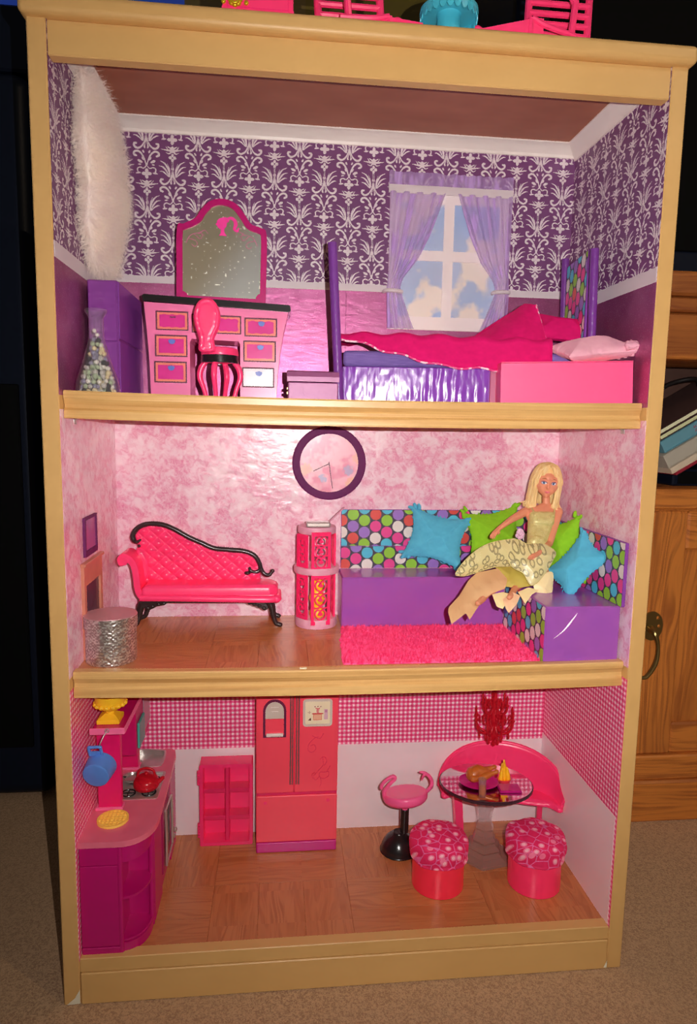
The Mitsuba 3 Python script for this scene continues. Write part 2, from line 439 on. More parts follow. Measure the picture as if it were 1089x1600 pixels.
# ------------------------------------------------------------------ the bookcase
W, TS, D, H = .76, .021, .265, 1.187
HC_ = 1.1990                                         # underside of the top inside the front rail
Z0, Z1, Z2 = .0625, .4435, .787
bc = thing('bookcase', 'tall tan painted bookcase turned into a three storey dollhouse', 'bookcase')
sl = part(bc, 'side_panel', box(0, TS, 0, .275, 0, HC_ - .0002, .0015), 'tan_paint')
sr = part(bc, 'side_panel', box(W - TS, W, 0, .275, 0, HC_ - .0002, .0015), 'tan_paint')
part(bc, 'top_board', rbox(-.006, W + .006, .004, .285, HC_ + .0004, H + .021, .003), 'tan_paint', 40)
part(bc, 'top_edge', rbox(-.006, W + .006, -.011, .018, H, H + .021, .007), 'tan_paint', 40)
part(bc, 'top_rail', box(TS, W - TS, .0015, .018, 1.1505, H, .0012), 'tan_paint')
bp = part(bc, 'back_panel', box(TS, W - TS, D + .0006, D + .009, .01, HC_ - .0002, .001), 'brown_board')
part(bc, 'ceiling_panel', box(TS, W - TS, .0185, D, HC_ - .0022, HC_ - .0002, .0005), 'brown_board', label='bare brown underside of the top')
part(bc, 'base_rail', box(TS, W - TS, .0005, .018, .0453, Z0 + .0022, .001), 'tan_paint')
part(bc, 'plinth', box(TS + .001, W - TS - .001, -.001, .016, .0005, .0447, .0012), 'tan_paint')
mat('bare_chip', (226, 222, 200), rough=.6)
part(bc, 'paint_chip', [prism([(.734, .003), (.7385, .003), (.7385, .013)], 'xz', -.0016, -.0009)], 'bare_chip')
part(bc, 'paint_chip', [prism([(.004, .001), (.0205, .002), (.0205, .022), (.014, .010)], 'xz', -.0006, .0002)], 'bare_chip')
# shelves, each with a moulded strip along the front that sags a little
def strip(zt, zb, sag):
    prof = np.array([(.024, zt), (.0125, zt), (.0112, zt - .002), (.0112, zt - .009), (.0135, zt - .012), (.0155, zt - .016), (.0150, zt - .020), (.0125, zt - .023), (.0115, zb + .004), (.0120, zb), (.024, zb)])
    xs = np.linspace(TS + .0012, W - TS - .0012, 25)
    V, F, n = [], [], len(prof)
    for x in xs:
        q = (x - W / 2) / (W / 2)
        V += [(x, a, b - sag * (1 - q * q)) for a, b in prof]
    for i in range(24):
        for j in range(n):
            a, b, c, e = i * n + j, i * n + (j + 1) % n, (i + 1) * n + (j + 1) % n, (i + 1) * n + j
            F += [(a, b, c), (a, c, e)]
    F += [(0, j + 1, j) for j in range(1, n - 1)] + [(24 * n, 24 * n + j, 24 * n + j + 1) for j in range(1, n - 1)]
    return trimesh.Trimesh(V, F, process=False)
for zf, zt, zb in ((Z2, .7915, .7588), (Z1, .4474, .4135)):
    s = part(bc, 'shelf', box(TS, W - TS, .0245, D, zf - .018, zf - .0022, .0008), 'tan_paint')
    part(s, 'front_strip', strip(zt, zb, .0045), 'pine_strip', 28, label='pine moulding strip')
    for x0, sg in ((TS, 1), (W - TS, -1)):
        part(s, 'bracket', [box(min(x0, x0 + sg * .0012), max(x0, x0 + sg * .0012), .052, .062, zf - .036, zf - .0185, .0003),
                            hull([(x0, .052, zf - .0185), (x0, .062, zf - .0185), (x0 + sg * .012, .052, zf - .0185), (x0 + sg * .012, .062, zf - .0185), (x0, .056, zf - .034), (x0 + sg * .001, .058, zf - .034)])], 'steel')

# --- parquet, plank by plank
def parquet(parent, z, ylo):
    BX, Y0, X0 = .2, .132, -.0185
    for ix in range(0, 5):
        for iy in range(2):
            xa, xb = X0 + ix * BX, X0 + (ix + 1) * BX
            ya, yb = (Y0 - .2, Y0) if iy == 0 else (Y0, Y0 + .2)
            along = 'x' if (ix + iy) % 2 == 0 else 'y'
            for k in range(3):
                if along == 'x': r = (xa, xb, ya + k * BX / 3, ya + (k + 1) * BX / 3)
                else: r = (xa + k * BX / 3, xa + (k + 1) * BX / 3, ya, yb)
                r = (max(r[0], TS + .0003), min(r[1], W - TS - .0003), max(r[2], ylo), min(r[3], D - .0003))
                if r[1] - r[0] < .003 or r[3] - r[2] < .003: continue
                part(parent, 'plank', box(r[0] + .0001, r[1] - .0001, r[2] + .0001, r[3] - .0001, z - .002, z + rng.uniform(0, .00018), .00025), 'parquet_' + along)
fl = part(bc, 'floor_board', box(TS, W - TS, .018, D, .046, Z0 - .0021, .0008), 'tan_paint')
parquet(fl, Z0, .0185)
parquet(bc + '__shelf_001', Z1, .0248)
part(bc + '__shelf', 'floor_sheet', box(TS, W - TS, .0248, D, Z2 - .002, Z2, .0004), 'purple_metal_paint')

# --- wall coverings
DZ = .975
def motif():
    f = [eli(0, -14, 9, 13), eli(0, 14, 9, 13), eli(-14, 0, 13, 9), eli(14, 0, 13, 9)]
    half = [eli(44, -2, 14, 4.5, 6), stroke([(2, 48), (16, 40), (24, 36)], 9, 5), stroke([(4, 56), (26, 54), (58, 50)], 14, 3), stroke([(6, 62), (18, 72), (34, 66)], 9, 3), stroke([(22, 56), (28, 44), (36, 34)], 8, 2),
            eli(12, 92, 8.5, 8.5), stroke([(3, 112), (3, 165)], 2.4), eli(4, 150, 4, 7),
            stroke([(15, 190), (22, 156), (40, 124), (66, 110)], 5, 3, mid=9), stroke([(19, 187), (33, 160), (51, 141), (71, 136)], 5, 3, mid=9), stroke([(20, 191), (38, 174), (54, 164), (67, 164)], 4, 3, mid=8), stroke([(13, 184), (17, 152), (28, 122)], 3, 2, mid=6),
            stroke([(3, 165), (9, 195), (24, 219), (45, 230), (62, 221), (64, 207), (53, 205)], 4, 11, mid=11), stroke([(3, 168), (2, 190), (8, 215)], 3, 6), eli(9, 222, 5, 8, 20),
            stroke([(3, 312), (10, 285), (26, 257), (46, 244), (64, 250), (66, 262), (54, 268)], 5, 11, mid=11), eli(16, 246, 5, 9, 30),
            eli(34, 296, 15, 7, -24), eli(18, 282, 11, 6, -52), eli(36, 312, 9, 4, 10), stroke([(2, 318), (16, 332), (34, 326), (48, 334), (46, 350)], 5, 7)]
    half = [shapely.make_valid(h) for h in half]
    mir = [affinity.scale(h, -1, 1, origin=(0, 0)) for h in half]
    u = unary_union(f + half + mir + [eli(0, 46, 8, 14), eli(0, 80, 7.5, 9), eli(0, 104, 7.5, 9), eli(0, 60, 6, 8), eli(0, 312, 5, 10)])
    S = .0757 / 275
    return affinity.scale(u.simplify(.6), S, -S, origin=(0, 0))
MOT = motif()
def damask(w, h, px, pz):
    """the printed pattern over a w x h sheet; px, pz: where a flower stands"""
    tw, th = .0757, .0985
    ms = []
    for i in range(-14, 24):
        for j in range(-3, 6):
            x, z = px + i * tw / 2, pz + j * th - (th / 2 if i % 2 else 0)
            if -tw < x < w + tw and -th < z < h + 2 * th:
                ms.append(affinity.translate(MOT, x, z))
    return unary_union(ms)
PUR, CRM = (116, 66, 114), (220, 206, 212)
def sheet(w, h, px, pz, to3d):
    return flat_print((sbox(0, 0, w, h), PUR), [(damask(w, h, px, pz), CRM)], to3d)
EPS = .0004
m, col = sheet(W - 2 * TS, HC_ - .0025 - DZ, .1146 - TS, 1.172 - DZ, lambda v: np.column_stack([v[:, 0] + TS, np.full(len(v), D), v[:, 1] + DZ]))
part(bp, 'damask_wallpaper', m, 'print', color=col, label='purple and white damask wallpaper')
ZS = .9565
m, col = sheet(D, HC_ - .0025 - ZS, .020, .185, lambda v: np.column_stack([np.full(len(v), TS + EPS), v[:, 0], v[:, 1] + ZS]))
part(sl, 'damask_wallpaper', m, 'print', color=col, label='purple and white damask wallpaper')
m, col = sheet(D, HC_ - .0025 - ZS, .030, .190, lambda v: np.column_stack([np.full(len(v), W - TS - EPS), D - v[:, 0], v[:, 1] + ZS]))
part(sr, 'damask_wallpaper', m, 'print', color=col, label='purple and white damask wallpaper')
def wallsheet(parent, name, where, z0, z1, bsdf, y0=0.0, th=.0004, label=None):
    if where == 'back': m = box(TS, W - TS, D - th, D + .0005, z0, z1, .0001)
    elif where == 'left': m = box(TS - .0003, TS + th, y0 + .0006, D, z0, z1, .0001)
    else: m = box(W - TS - th, W - TS + .0003, y0 + .0006, D, z0, z1, .0001)
    return part(parent, name, m, bsdf, label=label)
for par, wh in ((bp, 'back'), (sl, 'left'), (sr, 'right')):
    z = DZ if wh == 'back' else ZS
    wallsheet(par, 'purple_paint', wh, Z2 - .002, z - .004, 'purple_metal_paint', label='metallic purple paint')
    rb = .010 if wh == 'back' else .0175
    wallsheet(par, 'ribbon_border', wh, z - rb, z + .0005, 'white_ribbon', th=.0009, label='white ribbon border')
    wallsheet(par, 'pink_wallpaper', wh, Z1 - .002, Z2 - .0185, 'pink_paper', label='mottled pink wallpaper')
    wallsheet(par, 'gingham_wallpaper', wh, Z0 - .001, Z1 - .0185, 'gingham_paper', label='pink gingham wallpaper')
    if wh != 'left': wallsheet(par, 'white_lower_paper', wh, Z0 - .001, .2155 if wh == 'back' else .227, 'white_paper', th=.0008, y0=.0 if wh == 'back' else .0045, label='plain white lower wall paper')
part(bp, 'seam', box(.3665, .3672, D - .0012, D, Z2, DZ - .01, .0002), 'purple_metal_paint')
part(bp, 'seam', box(.378, .3785, D - .0012, D, Z2, DZ - .01, .0002), 'purple_metal_paint')
# crown moulding
cz = HC_ - .0024
prof = [(0, 0), (.0205, 0), (.0205, -.0020), (.0170, -.0030), (.0100, -.0070), (.0042, -.0130), (.0030, -.0170), (0, -.0170)]
part(bp, 'crown_moulding', prism([(D - a, cz + b) for a, b in prof], 'yz', TS, W - TS), 'white_paint', 25, label='white crown moulding')
profs = [(0, 0), (.0205, 0), (.0205, -.002), (.0170, -.0035), (.0100, -.0090), (.004, -.0170), (.003, -.0205), (0, -.0205)]
part(sl, 'crown_moulding', prism([(TS + a, cz + b) for a, b in profs], 'xz', .0185, D - .001), 'white_paint', 25, label='white crown moulding')
part(sr, 'crown_moulding', prism([(W - TS - a, cz + b) for a, b in profs], 'xz', .0185, D - .001), 'white_paint', 25, label='white crown moulding')

# ================================================================== bedroom (top storey)
# --- white fur hanging on the left wall
mat('fur_white', fn=lambda p, n, uv: mix(C(250, 240, 226), C(232, 216, 214), fbm(p.x * 50, p.y * 50, p.z * 30, 2)), rough=.9, spec=.1, sheen=.6)
t = thing('fur_hanging', 'fluffy white fur hanging on the left bedroom wall below the crown moulding', 'fur')
def fur():
    top, bot = 1.178, .958
    core = []
    for k in range(9):
        z = top + (bot - top) * k / 8
        w = .058 + .022 * math.sin(math.pi * min(1, k / 7)) - .014 * (k == 8)
        th = .007 + .010 * math.sin(math.pi * (k + .5) / 9)
        core.append((z, .142 + .006 * math.sin(k * 1.7) + .012 * (k / 8), w, th))
    V, F, n = [], [], 24
    for z, y, w, th in core:
        for j in range(n):
            a = 2 * math.pi * j / n
            V.append((TS + .004 + th + th * math.cos(a), y + w * math.sin(a), z))
    for i in range(8):
        for j in range(n):
            a, b, c, e = i * n + j, i * n + (j + 1) % n, (i + 1) * n + (j + 1) % n, (i + 1) * n + j
            F += [(a, c, b), (a, e, c)]
    F += [(0, j, j + 1) for j in range(1, n - 1)] + [(8 * n, 8 * n + j + 1, 8 * n + j) for j in range(1, n - 1)]
    m = trimesh.Trimesh(V, F, process=False).subdivide()
    jitter(m, .004, 60, 3)
    m.vertices[:, 0] = np.maximum(m.vertices[:, 0], TS + .001)
    m.fix_normals()
    P, fi = trimesh.sample.sample_surface(m, 16000, seed=5)
    N = m.face_normals[fi]
    keep = P[:, 0] > TS + .004
    P, N = P[keep], N[keep]
    nh = len(P)
    r = np.random.default_rng(3)
    d1 = N * .9 + r.normal(0, .45, (nh, 3)) + [0.15, 0, -.25]
    d1 /= np.linalg.norm(d1, axis=1, keepdims=True)
    Ln = r.uniform(.009, .022, (nh, 1))
    d2 = d1 + r.normal(0, .5, (nh, 3)) + [0, 0, -.5]; d2 /= np.linalg.norm(d2, axis=1, keepdims=True)
    s = np.cross(d1, r.normal(0, 1, (nh, 3))); s /= np.linalg.norm(s, axis=1, keepdims=True)
    w = .00035
    A, B, E_ = P - d1 * .002, P + d1 * Ln * .55, P + d1 * Ln * .55 + d2 * Ln * .45
    V = np.stack([A - s * w, A + s * w, B - s * w * .8, B + s * w * .8, E_], 1)
    V[..., 0] = np.maximum(V[..., 0], TS + .001)
    base = np.arange(nh)[:, None] * 5
    F = np.stack([base + np.array(q) for q in ((0, 1, 3), (0, 3, 2), (2, 3, 4))], 1).reshape(-1, 3)
    return m, trimesh.Trimesh(V.reshape(-1, 3), F, process=False)
fm, fh = fur()
part(t, 'backing', fm, 'fur_white', True)
part(t, 'fur', fh, 'fur_white', kind='stuff')

# --- purple cupboard in the left corner
t = thing('cupboard', 'shiny purple duct taped cupboard against the left bedroom wall', 'cupboard')
mat('purple_tape_dark', (124, 58, 140), rough=.25, spec=.55, bump=lambda p, n, uv: fbm(p.x * 70, p.y * 70, p.z * 140, 2), bscale=.0008)
part(t, 'body', box(.0275, .0655, .108, D - .004, Z2, .9365, .0012), 'purple_tape_dark')
part(t, 'door', box(.029, .064, .1055, .1078, Z2 + .002, .858, .0006), 'purple_tape_dark')
part(t, 'door', box(.029, .064, .1055, .1078, .8592, .9345, .0006), 'purple_tape_dark')
part(t, 'side_panel', box(.0652, .0668, .110, D - .006, .863, .935, .0005), 'purple_plain')
part(t, 'side_panel', box(.0652, .0668, .110, D - .006, Z2 + .002, .860, .0005), 'purple_plain')

# --- glass bottle filled with beads
scene['clear_glass'] = {'type': 'blendbsdf', 'weight': .085, 'a': {'type': 'thindielectric', 'int_ior': 1.6}, 'b': {'type': 'twosided', 'bsdf': {'type': 'principled', 'base_color': {'type': 'rgb', 'value': C(240, 224, 228)}, 'roughness': .1, 'specular': 1.0}}}
scene['clear_thin'] = {'type': 'blendbsdf', 'weight': .05, 'a': {'type': 'thindielectric', 'int_ior': 1.5}, 'b': {'type': 'twosided', 'bsdf': {'type': 'principled', 'base_color': {'type': 'rgb', 'value': C(236, 232, 232)}, 'roughness': .12, 'specular': .9}}}
t = thing('glass_bottle', 'conical clear glass bottle half filled with silver beads beside the cupboard', 'bottle')
bc_ = (.0535, .045)
prof = [(.0255, Z2 + .0005), (.0265, Z2 + .004), (.024, .806), (.0185, .822), (.0125, .842), (.0092, .856), (.0088, .874), (.0092, .880), (.0125, .886), (.0128, .889), (.0118, .889)]
part(t, 'glass', lathe(prof, 40, (bc_[0], bc_[1], 0), 5), 'clear_thin', True, label='clear glass')
def bead_spots():
    r_ = np.random.default_rng(11); out = []
    z = Z2 + .0045
    layer = 0
    while z < .868:
        R = np.interp(z, [Z2, .806, .822, .842, .856, .88], [.0225, .0205, .0155, .0096, .0062, .005])
        br = .0034
        for ring in np.arange(R - br, -.001, -br * 2.05):
            k = max(1, int(2 * math.pi * ring / (br * 2.1))) if ring > br else 1
            for j in range(k):
                if ring < R - br * 3.5 and z < .83: continue
                a = 2 * math.pi * (j + r_.random() * .4 + layer * .5) / k
                out.append((bc_[0] + max(ring, 0) * math.cos(a), bc_[1] + max(ring, 0) * math.sin(a), z + r_.uniform(-.0008, .0008), br * r_.uniform(.75, 1.05), r_.integers(0, 5)))
        z += .0056; layer += 1
    return out
BS = bead_spots()
mat('bead_mix', vc=True, rough=.12, spec=1.0, metal=.25)
BC = [C(232, 228, 220), C(52, 52, 60), C(176, 192, 160), C(150, 146, 172), C(230, 214, 170), C(200, 196, 190)]
bm_, bk_ = [], []
for bx_, by_, bz_, br_, bi_ in BS:
    q_ = ell((bx_, by_, bz_), (br_, br_, br_), 2); bm_.append(q_); bk_.append(np.tile(BC[(bi_ + len(bm_)) % 6], (len(q_.vertices), 1)))
single('beads', cat(bm_), 'bead_mix', 'silver, dark and pale beads filling the conical glass bottle', 'beads', True, kind='stuff', color=np.vstack(bk_))

# --- vanity table with mirror
t = thing('vanity_table', 'pink dressing table with black top, printed drawers and a tall magenta framed mirror', 'dressing table')
VY = .170
mat('vanity_pink', (238, 118, 170), rough=.3)
mat('vanity_back', (176, 96, 130), rough=.4)
left_edge = [(.0865, .9215), (.0885, .900), (.0910, .870), (.0928, .840), (.0945, Z2)]
right_edge = [(.2702, Z2), (.2725, .830), (.2760, .860), (.2812, .890), (.2868, .9140)]
outline = Polygon(left_edge + right_edge).difference(Polygon([(.1490, Z2 - .01), (.1490, .868), (.1515, .8730), (.2170, .8712), (.2190, .867), (.2190, Z2 - .01)]))
recess = []
DR = [(.1027, .8842, .1467, .9095), (.1522, .8822, .1828, .9072), (.1850, .8815, .2200, .9060), (.2254, .8793, .2706, .9042), (.1011, .8480, .1448, .8770), (.2240, .8440, .2690, .8725), (.0995, .8118, .1437, .8404), (.2222, .8080, .2668, .8352)]
front = outline.difference(unary_union([sbox(*d_).buffer(.0006) for d_ in DR]))
part(t, 'body', [prism(front, 'xz', VY, VY + .006), prism(outline, 'xz', VY + .0061, VY + .060)], 'vanity_pink')
mat('drawer_line', (96, 24, 60), rough=.5)
mat('drawer_knob', (92, 110, 196), rough=.35)
dp_cols = dict(pink=(222, 56, 146), edge=(238, 132, 120))
for i, d_ in enumerate(DR):
    x0, z0, x1, z1 = d_
    k = part(t, 'drawer', prism(sbox(x0, z0, x1, z1).buffer(.0004), 'xz', VY + .0022, VY + .0058), 'drawer_line')
    rr = sbox(x0 + .0013, z0 + .0013, x1 - .0013, z1 - .0013)
    inner = rr.buffer(-.0032)
    wob = unary_union([inner] + [eli(x0 + (x1 - x0) * a, z0 + (z1 - z0) * b, .0052, .0036) for a in (.25, .5, .75) for b in (.28, .72)])
    wob = wob.intersection(rr.buffer(-.0008))
    mm, col = flat_print((rr, dp_cols['edge'] if i != 7 else (246, 226, 236)), [(wob, dp_cols['pink'] if i != 7 else (252, 236, 244))], lambda v: np.column_stack([v[:, 0], np.full(len(v), VY + .0019), v[:, 1]]))
    part(k, 'printed_front', mm, 'print_gloss', color=col, label='printed pink front')
    kx, kz = (x0 + x1) / 2 + .001, z1 - (z1 - z0) * .30
    if i == 0:
        part(k, 'slot', [prism(sbox(kx - .004, kz - .0006, kx + .004, kz + .0008), 'xz', VY + .0012, VY + .0019)], 'drawer_line')
    elif i not in (1, 2):
        part(k, 'knob', prism(unary_union([eli(kx, kz, .0042, .0034), eli(kx - .003, kz + .001, .0018, .0016), eli(kx + .003, kz + .001, .0018, .0016)]), 'xz', VY + .0002, VY + .0019), 'drawer_knob', label='small blue knob')
top_poly = Polygon([(.0850, .9292), (.0858, .9225), (.2880, .9138), (.2903, .9150), (.2893, .9222), (.2870, .9232), (.0875, .9312)])
part(t, 'top', prism(top_poly, 'xz', VY - .004, VY + .064), 'black_plastic', 20, label='black top')
hs = [(.0925, -.0), (.0935, .045), (.0925, .0955), (.085, .1015), (.066, .1095), (.0565, .1175), (.0455, .1285), (.034, .1345), (.0, .1375)]
cxm, zb = .1915, .931
mo = Polygon([(cxm + (a - .029), zb + b) for a, b in hs] + [(cxm - (a - .029), zb + b) for a, b in reversed(hs[:-1])])
mo = Polygon(np.vstack([[(cxm + .0625, zb - .004)], catmull([(cxm + .0635, zb + .03), (cxm + .0640, zb + .094), (cxm + .056, zb + .1035), (cxm + .042, zb + .1085), (cxm + .033, zb + .121), (cxm + .020, zb + .1355), (cxm + .002, zb + .1410), (cxm - .016, zb + .1370), (cxm - .029, zb + .1245), (cxm - .037, zb + .1130), (cxm - .053, zb + .1050), (cxm - .0625, zb + .098), (cxm - .0640, zb + .03)], 5), [(cxm - .0645, zb - .002)]])).buffer(0)
mi_ = mo.buffer(-.0082).difference(unary_union([eli(cxm - .0565, zb + .004, .008, .008), eli(cxm + .0565, zb + .004, .008, .008)]))
mr = part(t, 'mirror', dome(mo.difference(Polygon()), lambda d_, x, y: np.minimum(d_, .003) * .8 + .003, lambda d_, x, y: -.003 + 0 * d_, .004), 'magenta', 30, M=FRAME((0, .205, 0), [1, 0, 0], [0, 0, 1], [0, -1, 0]), label='tall scalloped mirror')
scene[mr] = mikit.ply(prism(mo.difference(mi_.buffer(-.0002)), 'xz', .1985, .2105), 'magenta', smooth=25)
mat('mirror_glass', fn=lambda p, n, uv: mix(mix(C(150, 140, 118), C(160, 160, 156), smoothstep(.94, 1.02, 1.03 - p.z + .9 * p.x + .14 * fbm(p.x * 40, p.z * 40, 1, 3)) * 0 + smoothstep(.17, .25, p.x + (1.0 - p.z) * .7)), C(252, 252, 240), smoothstep(.90, .95, noise(p.x * 330, p.z * 330, 1))), rough=.3, metal=.35)
part(mr, 'glass', prism(mi_, 'xz', .203, .2045), 'mirror_glass', label='dusty speckled mirror glass')
mat('mirror_emblem', (246, 58, 160), rough=.4)
E0 = (cxm + .0015, zb + .108)
head = unary_union([eli(-.0015, 0, .0072, .0078), Polygon([(-.003, -.006), (.002, -.006), (.0022, -.012), (.0055, -.0165), (-.0055, -.0165), (-.003, -.0125)]), eli(-.0085, -.001, .0016, .0014), eli(.003, .005, .006, .004)])
tail = stroke([(.004, .004), (.010, .008), (.0155, .0065), (.0185, .0005), (.0165, -.0065), (.0205, -.009), (.0225, -.0055)], .003, .002, mid=.0055)
part(mr, 'emblem', prism(affinity.translate(shapely.make_valid(head.union(tail)), *E0), 'xz', .2022, .2029), 'mirror_emblem', label='pink ponytail head emblem')
mat('scroll_pink', (190, 110, 140), rough=.5)
for sg in (-1, 1):
    sc = [stroke([(0, 0), (.006, .010), (.017, .014), (.026, .011)], .0012, .0006), stroke([(.004, .006), (.012, .004), (.016, -.001), (.012, -.005), (.008, -.002)], .001, .0008), stroke([(.012, .012), (.020, .006), (.023, .012), (.019, .017)], .001, .0007), stroke([(.018, .013), (.026, .018), (.031, .014)], .0014, .0007)]
    g = affinity.translate(affinity.scale(unary_union(sc), -sg, 1, origin=(0, 0)), cxm + sg * .0505, zb + .080)
    part(mr, 'scroll_decal', prism(shapely.make_valid(g), 'xz', .2025, .2029), 'scroll_pink')

# --- pink chair in front of the vanity, seen from behind
t = thing('vanity_chair', 'hot pink chair with oval back standing at the dressing table', 'chair')
oval = Polygon(catmull([(.1792, .9188), (.1900, .9140), (.1965, .8990), (.1945, .8800), (.1885, .8660), (.1893, .8500), (.1690, .8500), (.1685, .8660), (.1645, .8790), (.1618, .8960), (.1675, .9130)], 6, True))
part(t, 'back', dome(oval, lambda d_, x, y: rnd(d_, .004, .004) - .0012 * smooth_np(.006, .0085, d_), lambda d_, x, y: -.0012 + 0 * d_, .002) if False else dome(oval, lambda d_, x, y: rnd(d_, .0035, .004) - .0010 * ((d_ > .0048) & (d_ < .0062)), lambda d_, x, y: -.0015 + 0 * d_, .0018), 'hot_pink', 40, M=FRAME((0, .108, 0), [1, 0, 0], [0, 0, 1], [0, -1, 0]))
cs = (.1935, .135)
part(t, 'seat', lathe([(0, .8575), (.020, .8575), (.0245, .8560), (.0255, .8490), (.0245, .8465), (0, .8465)], 36, (cs[0], cs[1], 0)), 'hot_pink', 40)
part(t, 'seat_band', lathe([(.0225, .8470), (.0252, .8468), (.0255, .8370), (.0225, .8366)], 36, (cs[0], cs[1], 0)), 'black_plastic', 40, label='black band')
part(t, 'seat_base', lathe([(0, .8468), (.0232, .8465), (.0232, .838), (0, .8375)], 36, (cs[0], cs[1], 0)), 'hot_pink', 40)
for a in (4, 176, 258, 75):
    ca, sa = math.cos(math.radians(a)), math.sin(math.radians(a))
    part(t, 'leg', tube([(cs[0] + ca * r_, cs[1] + sa * r_, z) for r_, z in ((.019, .839), (.0255, .830), (.0275, .818), (.0225, .803), (.018, Z2))], [.0036, .0042, .0040, .0032, .0030], 10, 5), 'hot_pink', True)

# --- small purple trunk with a heart
mat('trunk_purple', (160, 92, 138), rough=.42, metal=.1, spec=.5)
t = thing('toy_chest', 'small mauve chest with a heart on its front between vanity and bed', 'chest')
part(t, 'body', box(.2865, .354, .105, .150, Z2, .8125, .0012), 'trunk_purple')
lidp = Polygon([(.1040, .8135), (.1040, .8200), (.1080, .8265), (.1160, .8285), (.140, .8285), (.1500, .8220), (.1510, .8135)])
part(t, 'lid', prism(lidp, 'yz', .2850, .3555), 'trunk_purple', 25)
hx, hz = .322, .7985
heart = unary_union([eli(hx - .0075, hz + .003, .0085, .0085), eli(hx + .0075, hz + .003, .0085, .0085), Polygon([(hx - .0150, hz), (hx, hz - .016), (hx + .0150, hz), (hx, hz + .004)])]).intersection(sbox(.28, Z2 + .0005, .36, .812))
part(t, 'heart', prism(heart, 'xz', .1028, .1052), 'trunk_purple', label='raised heart')
part(t, 'latch', [box(.284, .2875, .108, .114, .802, .806, .0006), box(.284, .2875, .108, .114, .796, .800, .0006)], 'brass')

# --- bed, turned a little towards the front right
t = thing('toy_bed', 'purple four poster doll bed with lavender mattress below the curtained window', 'bed')
A8 = math.radians(8)
BX, BY = np.array([math.cos(A8), -math.sin(A8), 0]), np.array([math.sin(A8), math.cos(A8), 0])
BM = FRAME((.688, .075, 0), BX, BY, [0, 0, 1])           # origin: front right post; x to the right, y to the back
mat('mattress_blue', fn=lambda p, n, uv: mix(C(134, 106, 176), C(98, 72, 150), fbm(p.x * 70, p.z * 900, p.y * 70, 3)), rough=.8, sheen=.3)
mat('tape_shiny', (132, 60, 176), rough=.18, spec=.8, bump=lambda p, n, uv: dr.sin((p.x + .14 * p.y) * 620 + 2.5 * noise(p.z * 60, p.x * 90)) * smoothstep(.25, .75, noise(p.x * 26 + 3, p.z * 30)) * .26 + fbm(p.x * 150, p.z * 60, 1, 2), bscale=.0008)
part(t, 'base', box(-.330, .0, .001, .150, Z2 + .002, .8365, .001), 'purple_tape', M=BM)
part(t, 'drawer_front', box(-.328, -.130, -.003, .0008, Z2 + .001, .836, .0008), 'tape_shiny', M=BM, label='shiny purple taped drawer front')
mat('mauve', (176, 74, 116), rough=.4)
part(t, 'end_block', box(-.128, -.02, -.002, .0008, Z2 + .001, .8375, .0008), 'mauve', M=BM)
part(t, 'mattress', rbox(-.330, .004, .002, .146, .8368, .8585, .006), 'mattress_blue', 30, M=BM, label='lavender blue mattress')
def post(x0, y0, z0, x1, y1, z1, r=.0056): return tube([(x0, y0, z0), (x1, y1, z1)], r, 16)
mat('post_purple', (118, 56, 146), rough=.32, spec=.5, bump=lambda p, n, uv: fbm(p.x * 100, p.y * 100, p.z * 220, 2), bscale=.0006)
part(t, 'post', post(-.3335, -.004, Z2 + .001, -.3468, -.001, .9990, .0062), 'post_purple', 40, M=BM)
part(t, 'post', post(.008, -.002, Z2 + .001, .003, 0, .9945), 'post_purple', 40, M=BM)
part(t, 'post', post(.012, .152, Z2 + .001, .0045, .148, 1.0165), 'post_purple', 40, M=BM)
DOTC = [(82, 188, 216), (152, 112, 196), (144, 198, 58), (226, 66, 146), (226, 218, 214), (214, 76, 70)]
def dots(w, h, r=.0093, sx=.0185, sz=.0195, seed=1, ox=0., oz=0.):
    r_ = np.random.default_rng(seed); L = []
    prev = -1
    for i in range(-1, int(w / sx) + 2):
        for j in range(-1, int(h / sz) + 2):
            c_ = r_.integers(0, 60)
            c_ = c_ % 6 if c_ % 6 != 5 or c_ < 30 else 3
            if c_ == prev: c_ = (c_ + 1) % 5
            prev = c_
            L.append((eli(ox + i * sx, oz + j * sz + (sz / 2 if i % 2 else 0), r, r), DOTC[c_]))
    return L
DARK = (66, 58, 78)
mm, col = flat_print((sbox(0, 0, .100, .155), DARK), dots(.10, .155, seed=4), lambda v: np.column_stack([np.full(len(v), .0036), .030 + v[:, 0], .845 + v[:, 1]]))
hb = part(t, 'headboard', box(.004, .009, .028, .132, Z2 + .001, 1.002, .001), 'purple_plain', M=BM)
part(hb, 'dotted_cover', mm, 'print', M=BM, color=col, label='polka dot covering')

# --- blanket, thrown over the bed with a corner folded up
mat('blanket_pink', fn=lambda p, n, uv: mix(C(226, 20, 112), C(206, 12, 96), fbm(p.x * 160, p.y * 160, p.z * 160, 3)), rough=.85, sheen=.7, spec=.2, bump=lambda p, n, uv: fbm(p.x * 700, p.y * 700, p.z * 700, 2), bscale=.0006)
mat('blanket_hem', fn=lambda p, n, uv: mix(C(226, 60, 130), C(250, 210, 225), smoothstep(.5, .7, noise(p.x * 260, p.y * 260, p.z * 260))), rough=.8)
t = thing('blanket', 'crumpled magenta fleece blanket with a folded up corner on the doll bed', 'blanket')
nu, nv = 60, 26
U, Vv = np.meshgrid(np.linspace(0, 1, nu), np.linspace(0, 1, nv), indexing='ij')
x = -.3455 + U * .298
ztop = np.interp(U, [0, .04, .15, .4, .7, 1], [.881, .8835, .884, .882, .879, .878])
fall = np.interp(U, [0, .03, .15, .3, .5, .7, .85, 1], [.004, .008, .018, .030, .043, .045, .045, .044])
over = np.interp(U, [0, .1, .3, .5, 1], [.012, .003, -.004, -.006, -.006])
s = Vv
